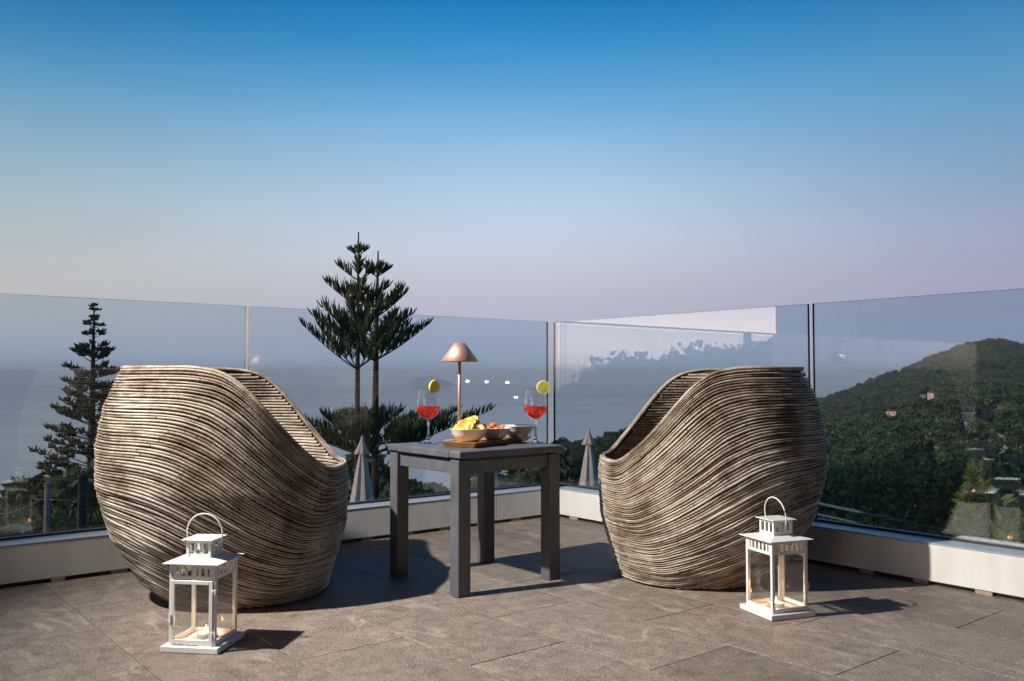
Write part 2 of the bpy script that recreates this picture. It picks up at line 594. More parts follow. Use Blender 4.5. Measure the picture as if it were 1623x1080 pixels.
M = {}
M['tile'] = mat_tile()
M['grout'] = simple('joint_grout', (.060, .050, .042), .9)
M['rattan'] = mat_rattan()
M['gap_shade'] = simple('gap_shade_brown', (.062, .040, .026), .9, var=.3)  # dark brown stands in for shade between the strands
M['wood'] = mat_wood()
M['grey'] = mat_paint_grey()
M['wall'] = mat_wall()
M['cap'] = simple('grey_metal_cap', (.46, .50, .54), .38, .35, .05, 60)
M['channel'] = simple('black_gasket', (.012, .012, .013), .45)
M['block'] = simple('stone_block', (.30, .25, .19), .85, var=.2)
M['glass'] = glass_mat('balustrade_glass', (.88, .94, .97), .045)
M['edge'] = simple('glass_edge', (.018, .060, .062), .12, var=.2, scale=3)
M['pane'] = glass_mat('lantern_pane', (.95, .96, .96), .055)
M['white'] = simple('white_enamel', (.64, .64, .635), .38, var=.03, scale=60)
M['copper'] = simple('brushed_copper', (.60, .35, .28), .5, .75, .06, 200)
M['china'] = simple('white_china', (.72, .69, .66), .25, var=.03)
M['fabric'] = mat_fabric()
M['chip'] = mat_chip()
M['lemon'] = mat_lemon()
M['rind'] = simple('lemon_rind', (.74, .60, .07), .4, var=.1, scale=300, bump=.3)
M['snack'] = simple('paprika_snack', (.55, .16, .03), .55, var=.35, scale=120, bump=.3)
M['wax'] = simple('candle_wax', (.80, .66, .56), .5, var=.04)
M['tin'] = simple('candle_cup', (.62, .56, .52), .4, .3)
M['metal'] = simple('galvanised_rail', (.13, .145, .14), .5, .3, .15)
M['concrete'] = simple('pole_concrete', (.20, .19, .18), .85, var=.15, scale=6)
M['dark'] = simple('black_paint', (.015, .017, .022), .5)
M['bark'] = simple('bark', (.036, .029, .024), .9, var=.35, scale=8, bump=.5)
M['sea'] = mat_sea()
M['ground'] = mat_ground()
M['needle'] = leaf_mat('araucaria_needles', (.018, .042, .020), (.085, .135, .050), .6, .15)
M['pine'] = leaf_mat('hill_leaves', (.030, .068, .038), (.175, .230, .105), .8, .25)
M['shrub'] = leaf_mat('shrub_leaves', (.022, .052, .024), (.080, .150, .058), .5, .25)
M['lime'] = leaf_mat('lamplit_pale_leaves', (.11, .18, .032), (.31, .40, .085), .5, .4)  # pale green leaves, lifted further to stand in for garden lamp light
M['petal'] = simple('pink_petal', (.50, .30, .27), .7)
M['plaster'] = simple('house_plaster', (.74, .58, .46), .85, var=.12, scale=1)
M['plaster_pink'] = simple('pink_plaster', (.62, .36, .30), .85, var=.12, scale=1)
M['tilesred'] = simple('terracotta_roof', (.30, .12, .075), .85, var=.25, scale=2)
M['sky_block_facade'] = simple('shaded_render', (.12, .11, .10), .9, var=.1, scale=2)  # dark colour stands in for a facade in shade
M['window'] = simple('dark_window', (.03, .035, .045), .15)


def emit(name, col, s):
    n = NM(name)
    e = n.N('ShaderNodeEmission'); e.inputs[0].default_value = (*col, 1); e.inputs[1].default_value = s
    n.L(e.outputs[0], n.out.inputs[0])
    return n.m


M['flame'] = emit('candle_flame', (1.0, .40, .10), 22.0)
M['bulb'] = emit('lit_bulb', (1.0, .95, .88), 60.0)


def mat_glassware(name, tint=(1, 1, 1), ior=1.45):
    n = NM(name)
    g = n.N('ShaderNodeBsdfGlass'); g.inputs['Color'].default_value = (*tint, 1); g.inputs['Roughness'].default_value = 0; g.inputs['IOR'].default_value = ior
    n.L(g.outputs[0], n.out.inputs[0])
    return n.m


M['wineglass'] = mat_glassware('clear_glass')
M['thin_glass'] = glass_mat('thin_clear_glass', (.97, .98, .985), .045)


def mat_drink():
    n = NM('red_aperitif')
    g = n.N('ShaderNodeBsdfTransparent'); g.inputs['Color'].default_value = (.94, .26, .08, 1)
    t = n.N('ShaderNodeBsdfTranslucent'); t.inputs[0].default_value = (.92, .095, .010, 1)
    d = n.N('ShaderNodeBsdfPrincipled'); d.inputs['Base Color'].default_value = (.82, .055, .006, 1); d.inputs['Roughness'].default_value = .06
    m1 = n.N('ShaderNodeMixShader'); m1.inputs[0].default_value = .5; n.L(t.outputs[0], m1.inputs[1]); n.L(d.outputs[0], m1.inputs[2])
    m2 = n.N('ShaderNodeMixShader'); m2.inputs[0].default_value = .52; n.L(g.outputs[0], m2.inputs[1]); n.L(m1.outputs[0], m2.inputs[2])
    n.L(m2.outputs[0], n.out.inputs[0])
    return n.m


M['drink'] = mat_drink()

# ------------------------------------------------------------------ terrace frame of reference
CORNER = np.array([0.22067853, 4.73887827, 0.0])
UL = np.array([-0.77776, -0.62856, 0.0])       # along the left balustrade, towards the viewer
UR = np.array([0.62890, -0.77748, 0.0])        # along the right balustrade, towards the viewer
UL /= np.linalg.norm(UL); UR = np.array([-UL[1], UL[0], 0]) * -1
UR = np.array([0.62856, -0.77776, 0.0])
A_U = math.atan2(UL[1], UL[0])


def TX(u, v, z=0.0):
    p = CORNER + u * UL + v * UR
    return Vector((p[0], p[1], z))


def frame_box(mb, u0, u1, v0, v1, z0, z1, bevel=0.0, seg=1):
    c = TX((u0 + u1) / 2, (v0 + v1) / 2, (z0 + z1) / 2)
    mb.box(c, (abs(u1 - u0), abs(v1 - v0), z1 - z0), bevel, rz=A_U, seg=seg)
    return mb


# ---- ground sheet, sea
def smooth(a, b, x):
    t = np.clip((x - a) / (b - a), 0, 1)
    return t * t * (3 - 2 * t)


RIDGE = np.array([(600, 712), (880, 709), (935, 711), (960, 704), (990, 694), (1060, 676), (1150, 660), (1250, 646), (1305, 636), (1365, 614),
                  (1430, 592), (1500, 562), (1540, 550), (1580, 546), (1623, 552), (1700, 548), (1800, 556), (2000, 590), (2600, 600)], float)


def ridge_tan(az):
    x = 811.5 + FOC * np.tan(np.clip(az, -1.0, 1.0))
    y = np.interp(x, RIDGE[:, 0], RIDGE[:, 1])
    return (597 - y) / FOC * np.cos(np.clip(az, -1, 1)), np.interp(x, [935, 1300, 1700], [260, 1080, 1250])


def terr(az, r):
    """height of the land at bearing az (radians) and distance r (numpy arrays)"""
    az = np.asarray(az, float); r = np.asarray(r, float)
    zl = np.interp(r, [0, 6, 12, 25, 45, 80, 200, 500, 900, 1e5], [-2.7, -2.75, -2.9, -3.6, -7, -18, -50, -112, -130, -130])
    zb = np.interp(r, [0, 6, 12, 25, 60], [-2.7, -2.75, -2.9, -3.7, -6.2])
    tr, rr = ridge_tan(az)
    t60 = (-6.2 - EYE) / 60.0
    s = np.clip(np.log(np.maximum(r, 60) / 60.0) / np.log(rr / 60.0), 0, 1)
    zr = EYE + r * (t60 + (tr - t60) * s ** .95)
    beyond = np.clip((r - rr) / (rr * .5), 0, 6)
    zr = zr - beyond * (rr * .11)
    zr = np.maximum(zr, -130)
    zR = np.where(r < 60, zb, zr)
    w = smooth(R(-1.5), R(2.2), az) * (1 - smooth(R(60), R(95), az))
    und = np.sin(az * 41 + np.log(r + 1) * 3.1) * np.sin(r * .021 + az * 13) * np.clip(r - 30, 0, 1e9) * .006 * np.clip(1.2 - r / np.maximum(rr, 1), 0, 1)
    return zl * (1 - w) + zR * w + und * w


def build_land():
    na, nr = 420, 130
    az = np.concatenate([np.linspace(-math.pi, R(-40), 60, endpoint=False), np.linspace(R(-40), R(45), 300, endpoint=False), np.linspace(R(45), math.pi, 61)])
    rr = np.concatenate([[.0], np.geomspace(3.0, 2600, nr)])
    A, Rr = np.meshgrid(az, rr, indexing='ij')
    Zz = terr(A, Rr)
    V = np.stack([Rr * np.sin(A), Rr * np.cos(A), Zz], -1).reshape(-1, 3)
    n1 = len(rr)
    i, j = np.meshgrid(np.arange(len(az) - 1), np.arange(n1 - 1), indexing='ij')
    a = (i * n1 + j).ravel()
    Q = np.stack([a, a + n1, a + n1 + 1, a + 1], -1)
    o = fast_mesh('hillside', V, Q, M['ground'], smooth=True)
    tag(o, kind='structure')
    S = 12000
    o = obj_from('sea', [(-S, -S, -110), (S, -S, -110), (S, S, -110), (-S, S, -110)], [(0, 1, 2, 3)], M['sea'])
    tag(o, kind='structure')


build_land()

# far headland in the haze over the sea
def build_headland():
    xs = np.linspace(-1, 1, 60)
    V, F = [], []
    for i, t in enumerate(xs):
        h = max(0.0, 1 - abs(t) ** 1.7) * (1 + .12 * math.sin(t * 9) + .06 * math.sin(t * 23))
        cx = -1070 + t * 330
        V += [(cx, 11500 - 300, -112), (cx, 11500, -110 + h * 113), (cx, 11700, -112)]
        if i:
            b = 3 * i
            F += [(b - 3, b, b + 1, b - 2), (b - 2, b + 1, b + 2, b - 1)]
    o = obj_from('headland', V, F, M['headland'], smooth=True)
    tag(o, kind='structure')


M['headland'] = simple('haze_pale_headland', (.66, .72, .78), .95, var=.05, scale=.002)  # haze is lightened into this base colour

# ------------------------------------------------------------------ terrace
def build_terrace():
    base = MB()
    # slab, open ends beyond the balustrades; the right and left edges end just behind the glass
    frame_box(base, -.16, 9.0, -.16, 9.0, -.30, -.009)
    o = base.build('terrace_floor', M['grout'])
    tag(o, kind='structure')
    # tiles 30x60-like, half-bond
    tw, tl, g = .3275, .629, .0028
    meshes = {}
    k = 0
    for i in range(-2, 17):
        u0 = .473 + (i - 1) * tw - .0
        off = 1.372 if (i - 1) % 2 == 0 else 1.372 + tl / 2
        for j in range(-5, 10):
            v0 = off + (j - 1) * tl
            ua, ub, va, vb = max(u0 + g / 2, -.02), u0 + tw - g / 2, max(v0 + g / 2, -.02), v0 + tl - g / 2
            if ub - ua < .03 or vb - va < .03: continue
            c = TX((ua + ub) / 2, (va + vb) / 2)
            if (c.x ** 2 + (c.y - 2.6) ** 2) > 4.6 ** 2: continue
            key = (round(ub - ua, 3), round(vb - va, 3))
            if key not in meshes:
                mb = MB(); mb.box((0, 0, -.005), (key[0], key[1], .010), .0008, seg=1)
                t = mb.build('floor_tile', M['tile'], o)
                meshes[key] = t.data
            else:
                t = bpy.data.objects.new('floor_tile', meshes[key]); link(t, o)
            t.location = (c.x, c.y, random.uniform(-.0006, .0002))
            t.rotation_euler = (random.uniform(-.0006, .0006), random.uniform(-.0006, .0006), A_U)
            k += 1


build_terrace()


def balustrade(side, length, seams, blocks, joints, label):
    """one balustrade: front panels, flat cap, gasket, feet and clamped glass panes"""
    root = empty('glass_balustrade', TX(*((length / 2, 0) if side == 'L' else (0, length / 2))))
    inv = Matrix.Translation(root.location).inverted()

    def fb(mb, a0, a1, d0, d1, z0, z1, bevel=0):
        # a along, d depth (negative = outwards)
        if side == 'L': frame_box(mb, a0, a1, d0, d1, z0, z1, bevel)
        else: frame_box(mb, d0, d1, a0, a1, z0, z1, bevel)

    def done(mb, name, mat):
        o = mb.build(name, mat, root)
        o.matrix_parent_inverse = inv
        return o
    js = [0.0 if side == 'R' else -.02] + list(joints) + [length]
    for a, b in zip(js, js[1:]):
        mb = MB(); fb(mb, a + .0015, b - .0015, -.012, 0, .015, .1445, .0015); done(mb, 'front_panel', M['wall'])
        mb = MB(); fb(mb, a + .0012, b - .0012, -.106, .002, .1460, .1500, .001); done(mb, 'cap', M['cap'])
    mb = MB(); fb(mb, -.12, length, -.135, -.1075, .02, .158); done(mb, 'channel', M['channel'])
    mb = MB(); fb(mb, -.1, length, -.1070, -.020, -.004, .010); done(mb, 'channel', M['channel'])
    for a, b in blocks:
        mb = MB(); fb(mb, a, b, -.06, -.003 + random.uniform(-.003, .003), -.001, .0145, .001); done(mb, 'support_block', M['block'])
    for a, b in seams:
        mb = MB(); fb(mb, a, b, -.1265, -.1125, .150, 1.041)
        o = done(mb, 'glass_pane', [M['glass' if side == 'L' else 'glass_hill'], M['edge']])
        n = UR if side == 'L' else UL
        for p in o.data.polygons:
            p.material_index = 0 if abs(p.normal.dot(Vector(n))) > .7 else 1
    tag(root, label, 'balustrade')
    return root


M['glass_hill'] = glass_mat('balustrade_glass_mirroring', (.865, .94, .975), .078)  # same glass with mirroring raised to strengthen the reflected sky
balustrade('L', 5.2, [(-.062, 1.6385), (1.6555, 3.36), (3.377, 5.08)],
           [(.219, .286), (.674, .725), (.877, .903), (1.091, 1.146), (1.62, 1.69), (2.152, 2.208), (2.368, 2.413), (2.9, 2.96), (3.4, 3.46)],
           [.384, 2.72], 'clear glass balustrade on a shaded low panel base, behind the sea-side chair and table')
balustrade('R', 4.4, [(-.125, 1.4615), (1.4845, 3.06), (3.077, 4.3)],
           [(.119, .179), (.62, .68), (1.15, 1.21), (1.737, 1.793), (1.944, 1.999), (2.16, 2.217), (2.7, 2.76), (3.2, 3.26)],
           [2.9], 'clear glass balustrade on a half-lit low white base, behind the hill-side chair')

# ------------------------------------------------------------------ rattan chairs
Z_K = np.array([0, .07, .22, .38, .51, .645, .765])
LA = np.array([.262, .318, .385, .412, .405, .384, .344])
OF = np.array([-.010, -.046, -.070, -.090, -.100, -.098, -.086])
RS = np.array([.285, .335, .388, .415, .410, .388, .352])
RIM_A = np.array([-.6, -.14, -.09, -.05, -.004, .052, .137, .199, .270, .6])
RIM_Z = np.array([.765, .765, .760, .750, .727, .675, .570, .498, .428, .428])


def sect(z):
    return np.interp(z, Z_K, LA), np.interp(z, Z_K, OF), np.interp(z, Z_K, RS)


def smooth_arr(x, k):
    n = len(x); ker = np.hanning(2 * k + 3)[1:-1]; ker /= ker.sum()
    return np.convolve(np.concatenate([x[-k:], x, x[:k]]), ker, 'valid')


def make_chair(loc, face, label, seed, nst=84):
    rg = np.random.default_rng(seed)
    root = empty('tub_chair', loc, face)
    N = 176
    th = np.linspace(0, 2 * math.pi, N, endpoint=False)     # 0 = front
    ct, st = np.cos(th), np.sin(th)
    ex = 2 / 2.25

    def plan(z, inset=0.0):
        la, of, rs = sect(z)
        x = of + (la - inset) * np.sign(ct) * np.abs(ct) ** ex
        y = (rs - inset) * np.sign(st) * np.abs(st) ** ex
        return x, y
    # rim height by fixed-point iteration
    zr = np.full(N, .6)
    for _ in range(30):
        x, y = plan(zr)
        zr = .5 * zr + .5 * np.interp(x, RIM_A, RIM_Z)
    zr = smooth_arr(zr, 5)
    zmin = zr.min()

    def height(t):
        # the dip starts farther back the lower the strand lies
        if t > .999: return zr.copy()
        zz = .765 * t * .8
        for _ in range(3):
            x, y = plan(np.maximum(zz, .002))
            a = x + (.30 - x.max())
            wd = .42 + .44 * (1 - t)
            an = .30 - (.30 - .17 * (1 - t) - a) * .42 / wd
            s1 = (.765 - np.interp(an, RIM_A, RIM_Z)) / (.765 - .428)
            s0 = (.765 - zr) / (.765 - zmin)
            k = smooth(.86, 1.0, np.array(t))
            s = s1 * (1 - k) + s0 * k
            zz = .765 * t * (1 - s) + zmin * (t - .25) / .75 * s
        return smooth_arr(zz, 4)

    def strand(z, inset, rad, hz, name, sid, sides=6, jit=1.0, keep=None):
        def lf(a, kmax):
            ph = rg.uniform(0, 6.28, kmax); am = rg.normal(0, 1, kmax) / np.sqrt(np.arange(1, kmax + 1) + 1)
            return a * sum(am[k] * np.sin((k + 2) * th + ph[k]) for k in range(kmax))
        z = np.clip(z + lf(.0007 * jit, 9), -.3, .80)
        x, y = plan(np.maximum(z, 0), inset)
        P = np.stack([x, y, z], -1)
        T = np.roll(P, -1, 0) - np.roll(P, 1, 0); T /= np.linalg.norm(T, axis=1, keepdims=True)
        rad_dir = np.stack([ct * .9, st, np.zeros(N)], -1)
        # surface normal: radial direction made square to the strand
        Nn = rad_dir - (rad_dir * T).sum(1, keepdims=True) * T; Nn /= np.linalg.norm(Nn, axis=1, keepdims=True)
        B = np.cross(T, Nn)
        P = P + Nn * lf(.0008 * jit, 16)[:, None]
        an = np.arange(sides) * 2 * math.pi / sides
        rr = rad * (1 + lf(.05, 24))
        V = P[:, None, :] + Nn[:, None, :] * (np.cos(an)[None, :, None] * rr[:, None, None]) + B[:, None, :] * (np.sin(an)[None, :, None] * (hz * (1 + lf(.04, 18)))[:, None, None])
        seglen = np.linalg.norm(np.roll(P, -1, 0) - P, axis=1); cum = np.concatenate([[0], np.cumsum(seglen)])
        # one extra ring so the texture runs on over the seam
        V = np.concatenate([V, V[:1]], 0).reshape(-1, 3)
        UV = np.stack([np.repeat(cum, sides), np.full((N + 1) * sides, sid)], -1)
        i, j = np.meshgrid(np.arange(N), np.arange(sides), indexing='ij')
        a = (i * sides + j).ravel(); b = (i * sides + (j + 1) % sides).ravel()
        Q = np.stack([a, b, b + sides, a + sides], -1)
        if keep is not None and not keep.all():
            kk = keep & np.roll(keep, -1)
            if kk.sum() < 6: return None
            ch = np.flatnonzero(kk & ~np.roll(kk, 1))
            if len(ch) > 1:                     # keep the longest run
                best = None
                for c0 in ch:
                    n_ = 0
                    while kk[(c0 + n_) % N] and n_ < N: n_ += 1
                    if best is None or n_ > best[1]: best = (c0, n_)
                k2 = np.zeros(N, bool); k2[(best[0] + np.arange(best[1])) % N] = True; kk = k2
            Q = Q[np.repeat(kk, sides)]
            us = np.unique(Q); mp_ = np.full(len(V), -1); mp_[us] = np.arange(len(us)); Q = mp_[Q]; V = V[us]; UV = UV[us]
        return fast_mesh(name, V, Q, M['rattan'], root, smooth=True, uv=UV)
    ts = (np.arange(nst) + .5) / nst
    ts = ts + rg.normal(0, .0007, nst)
    for k in range(nst):
        z = height(ts[k])
        dz = (height(min(1.0, ts[k] + .5 / nst)) - height(max(0.0, ts[k] - .5 / nst)))
        # slanting strands stand closer: shrink by the slope
        slope = np.gradient(z, th); 
        x, y = plan(z); ds = np.hypot(np.gradient(x), np.gradient(y)) / (2 * math.pi / N)
        cosa = 1 / np.sqrt(1 + (slope / np.maximum(ds, .05)) ** 2)
        hz = np.clip(dz * cosa * .42 * rg.uniform(.88, 1.12), .0022, .0065)
        strand(z, rg.uniform(0, .0026), .0052, hz, 'rattan_strand', float(rg.uniform(0, 50)), keep=z > .0045)
    # inner wall: level canes that stop under the rim
    nin = 40
    for k in range(nin):
        zc = .30 + .452 * (k + .5) / nin
        z = np.full(N, zc) 
        strand(np.minimum(z, zr - .004), .014, .0050, np.full(N, .0056), 'inner_strand', float(rg.uniform(50, 99)), sides=5, jit=.6, keep=z < zr - .004)
    # rolled rim strands, and two more lining its inner edge
    for q, (ins, up) in enumerate(((.002, .004), (.0115, .0045))):
        strand(zr + up, ins, .0062, np.full(N, .0062), 'rim_strand', float(rg.uniform(99, 130)), jit=.5)
    # core between the two walls, painting shade into strand gaps, and the seat inside
    V = []; Fq = []
    tl = np.linspace(0.0, 1.0, 26)
    for t in tl:
        z = np.clip(height(t), .002, 1); x, y = plan(z, .0105); V.append(np.stack([x, y, z], -1))
    for t in tl[::-1][:20]:
        z = np.clip(height(t), .002, 1); x, y = plan(z, .012); V.append(np.stack([x, y, z], -1))
    nr = len(V)
    V = np.concatenate(V, 0)
    i, j = np.meshgrid(np.arange(nr - 1), np.arange(N), indexing='ij')
    a = (i * N + j).ravel(); b = (i * N + (j + 1) % N).ravel()
    fast_mesh('gap_shell', V, np.stack([a, b, b + N, a + N], -1), M['gap_shade'], root, smooth=True)
    x, y = plan(np.full(N, .335), .03)
    Vt = [(float(p), float(q), .335) for p, q in zip(x, y)] + [(-.1, 0, .352)]
    obj_from('seat', Vt, [(k, (k + 1) % N, N) for k in range(N)], M['gap_shade'], root, smooth=True)
    tag(root, label, 'chair', 'woven tub chairs on the terrace')
    return root


make_chair((-.905, 3.13, 0), R(7), 'weathered woven rattan tub chair on the sea side, opening towards the table', 3)
make_chair((.655, 3.385, 0), R(180 - 2), 'weathered woven rattan tub chair on the hill side, with a lantern at its near foot', 11)


# ------------------------------------------------------------------ table
def build_table():
    c = TX(1.18, .8885)
    root = empty('side_table', c, A_U)
    # local x = u, local y = -? (frame rotated by A_U): v axis is local +y or -y
    sgn = 1.0 if (Matrix.Rotation(A_U, 4, 'Z') @ Vector((0, 1, 0))).dot(Vector(UR)) > 0 else -1.0
    L = lambda u, v, z: ((u - 1.18), sgn * (v - .8885), z)
    zt = .488
    # top: boards with a breadboard end on each side
    u0, u1, v0, v1 = .945, 1.415, .655, 1.122
    ends = .068
    mb = MB(); mb.box(L((u0 + u1) / 2, v1 - ends / 2, zt - .0125), (u1 - u0, ends - .001, .025), .006, seg=3); mb.build('top_board', M['grey'], root)
    mb = MB(); mb.box(L((u0 + u1) / 2, v0 + ends / 2, zt - .0125), (u1 - u0, ends - .001, .025), .006, seg=3); mb.build('top_board', M['grey'], root)
    nb = 4
    w = (u1 - u0) / nb
    for k in range(nb):
        mb = MB(); mb.box(L(u0 + (k + .5) * w, (v0 + v1) / 2, zt - .0128), (w - .0012, v1 - v0 - 2 * ends - .001, .0245), .003, seg=2); mb.build('top_board', M['grey'], root)
    for u in (.978, 1.384):
        for v in (.692, 1.083):
            mb = MB(); mb.box(L(u, v, .2285), (.052, .050, .457), .003, seg=2); mb.build('leg', M['grey'], root)
    mb = MB(); mb.box(L(1.181, .8885, .459), (.43, .42, .0085)); mb.build('recess_shade', M['dark'], root)  # black plate painting the shade of the recess under the top
    for u in (.966, 1.396):
        mb = MB(); mb.box(L(u + (.006 if u < 1 else -.008), .8885, .432), (.018, .341, .044), .0015, seg=1); mb.build('apron', M['grey'], root)
    for v in (.680, 1.095):
        mb = MB(); mb.box(L(1.181, v + (.006 if v < .8 else -.004), .432), (.354, .018, .044), .0015, seg=1); mb.build('apron', M['grey'], root)
    tag(root, 'dark grey painted square wooden table between the two woven chairs', 'table')


build_table()
ZT = .4883


def build_lamp():
    root = empty('table_lamp', (-.199, 3.36, ZT))
    mb = MB(); mb.lathe([(.0, .0), (.052, 0), (.055, .003), (.055, .010), (.052, .013), (.0, .014)], 40); mb.build('base', M['copper'], root)
    mb = MB(); mb.tube([(0, 0, .012), (0, 0, .372)], .0062, 16); mb.build('stem', M['copper'], root)
    mb = MB(); mb.lathe([(.0, .378), (.0205, .378), (.0218, .3775), (.0725, .3085), (.0718, .3080), (.0212, .3755), (.0, .3755)], 56); mb.build('lamp_shade', M['copper'], root)
    mb = MB(); mb.lathe([(.0, .332), (.016, .332), (.016, .372), (.0, .372)], 20); mb.build('bulb_holder', M['dark'], root)
    tag(root, 'copper table lamp with a conical metal shade on the grey table', 'lamp')


build_lamp()


def copy_tree(o, parent=None):
    c = o.copy(); COL.objects.link(c)
    if parent: c.parent = parent
    for ch in o.children:
        copy_tree(ch, c)
    return c


def wine_glass(loc, lab, dlab, llab, lrot, lem):
    root = empty('wine_glass', loc)
    g = MB()
    g.lathe([(.0, .0), (.036, .0), (.038, .0012), (.036, .0024), (.022, .0045), (.010, .009), (.0052, .016), (.0041, .030), (.0038, .060), (.0042, .078), (.0060, .0862), (.0, .0880)], 40)
    g.build('stem_and_foot', M['wineglass'], root)
    g = MB()
    g.lathe([(.0045, .0868), (.0075, .0870), (.018, .0925), (.030, .1020), (.0395, .1150), (.0440, .1290), (.0452, .1420), (.0440, .158), (.0410, .178), (.0370, .200), (.0357, .2080),
             (.0350, .2082), (.0362, .200), (.0402, .178), (.0432, .158), (.0444, .1420), (.0432, .1290), (.0387, .1155), (.0292, .1030), (.0172, .0942), (.006, .0905), (.0, .0900)], 48)
    g.build('bowl', M['thin_glass'], root)
    tag(root, lab, 'wine glass', 'glasses of red drink')
    d = MB()
    d.lathe([(.0, .0909), (.006, .0914), (.0168, .0950), (.0288, .1036), (.0383, .1160), (.0428, .1293), (.0437, .1375), (.0432, .1382), (.0, .1380)], 48)
    o2 = d.build('red_drink', M['drink']); o2.location = loc
    tag(o2, dlab, 'drink', 'red drinks')
    # lemon wheel with its cut, hanging on the rim
    V, F, mi = [], [], []
    n = 40; a0 = R(-96 + 7); a1 = R(-96 + 353); hw = .0036
    Rr = .0268
    for k in range(n + 1):
        a = a0 + (a1 - a0) * k / n
        for y, rr in ((-hw, Rr - .0008), (-hw * .6, Rr), (hw * .6, Rr), (hw, Rr - .0008)):
            V.append((rr * math.cos(a), y, rr * math.sin(a)))
    cA, cB = len(V), len(V) + 1
    V += [(0, -hw, 0), (0, hw, 0)]
    for k in range(n):
        b = 4 * k
        F.append((cA, b, b + 4)); mi.append(0)
        F.append((cB, b + 7, b + 3)); mi.append(0)
        for q in range(3):
            F.append((b + q, b + q + 1, b + q + 5, b + q + 4)); mi.append(1)
    F += [(cA, 0 + 3, 0), (cA, cB, 3), (cA, 4 * n, 4 * n + 3), (cA, 4 * n + 3, cB)]; mi += [0] * 4
    o3 = obj_from('lemon_slice', V, F, [M['lemon'], M['rind']], mi=mi)
    o3.location = Vector(loc) + Vector(lem)
    o3.rotation_euler = lrot
    tag(o3, llab, 'lemon slice', 'lemon slices on the glasses')


wine_glass((-.318, 3.372, ZT), 'stemmed wine glass standing alone on the sea-side edge of the table', 'red aperitif half filling the glass nearest the woven chair on the sea side',
           'thick lemon slice turned edge-on, on the rim of the glass near the sea-side chair', (R(6), R(-14), R(48)), (.024, -.012, .2125))
wine_glass((.089, 3.372, ZT), 'stemmed wine glass standing beside the end of the wooden board', 'red aperitif half filling the glass beside the empty white bowl',
           'lemon slice facing the viewer, on the rim of the glass beside the empty bowl', (R(4), R(10), R(14)), (.030, -.012, .2100))


def build_board():
    # long tray-like board with undercut sides
    a = Vector((-.2425, 3.20, 0)); b = Vector((-.129, 3.116, 0)); c3 = Vector((.078, 3.480, 0))
    ax = (c3 - b).normalized()
    ln = (c3 - b).length
    wd = .150
    nrm = Vector((-ax.y, ax.x, 0))
    c = b + ax * ln / 2 + nrm * wd / 2
    rz = math.atan2(ax.y, ax.x)
    root = MB()
    z0, z1 = .0004, .0185
    hx, hy = ln / 2, wd / 2
    i0, i1 = .014, .010
    bm = root.bm
    vb = [bm.verts.new((sx * (hx - i0), sy * (hy - i0), z0)) for sx, sy in ((-1, -1), (1, -1), (1, 1), (-1, 1))]
    vt = [bm.verts.new((sx * hx, sy * hy, z1)) for sx, sy in ((-1, -1), (1, -1), (1, 1), (-1, 1))]
    vi = [bm.verts.new((sx * (hx - .008), sy * (hy - .008), z1)) for sx, sy in ((-1, -1), (1, -1), (1, 1), (-1, 1))]
    vj = [bm.verts.new((sx * (hx - .011), sy * (hy - .011), z1 - .003)) for sx, sy in ((-1, -1), (1, -1), (1, 1), (-1, 1))]
    bm.faces.new(vb[::-1])
    for k in range(4):
        q = (k + 1) % 4
        bm.faces.new((vb[k], vb[q], vt[q], vt[k])); bm.faces.new((vt[k], vt[q], vi[q], vi[k])); bm.faces.new((vi[k], vi[q], vj[q], vj[k]))
    bm.faces.new(vj)
    o = root.build('serving_board', M['wood'])
    o.location = (c.x, c.y, ZT); o.rotation_euler = (0, 0, rz)
    tag(o, 'long wooden serving board with sloping sides under the white bowls', 'serving board')
    return c, ax, nrm


BC, BAX, BNR = build_board()
ZB = ZT + .0156


def bowl(loc, label, rz=0.0, sc=1.0):
    mb = MB()
    sq = lambda a, z: 1.0 + .035 * math.cos(4 * (a - .785)) * min(1, z / .03)
    prof = [(.0, .0), (.026, .0), (.030, .0012), (.044, .014), (.0555, .032), (.0610, .0455), (.0622, .0468), (.0610, .0475), (.0590, .0462), (.0530, .032), (.041, .0155), (.026, .0055), (.0, .0045)]
    prof = [(r * sc * 1.14, z * sc) for r, z in prof]
    mb.lathe(prof, 56, wob=sq)
    o = mb.build('bowl', M['china']); o.location = loc; o.rotation_euler = (0, 0, rz)
    tag(o, label, 'bowl', 'white china bowls on the board')
    return o


B1 = Vector((-.157, 3.232, ZB)); B2 = Vector((-.068, 3.346, ZB)); B3 = Vector((.022, 3.458, ZB))
bowl(B1, 'white china bowl heaped with potato chips', .3)
bowl(B2, 'white china bowl holding orange crackers, middle of the board', .3, .92)
bowl(B3, 'white china bowl that looks empty at the far end of the board', .3, .98)


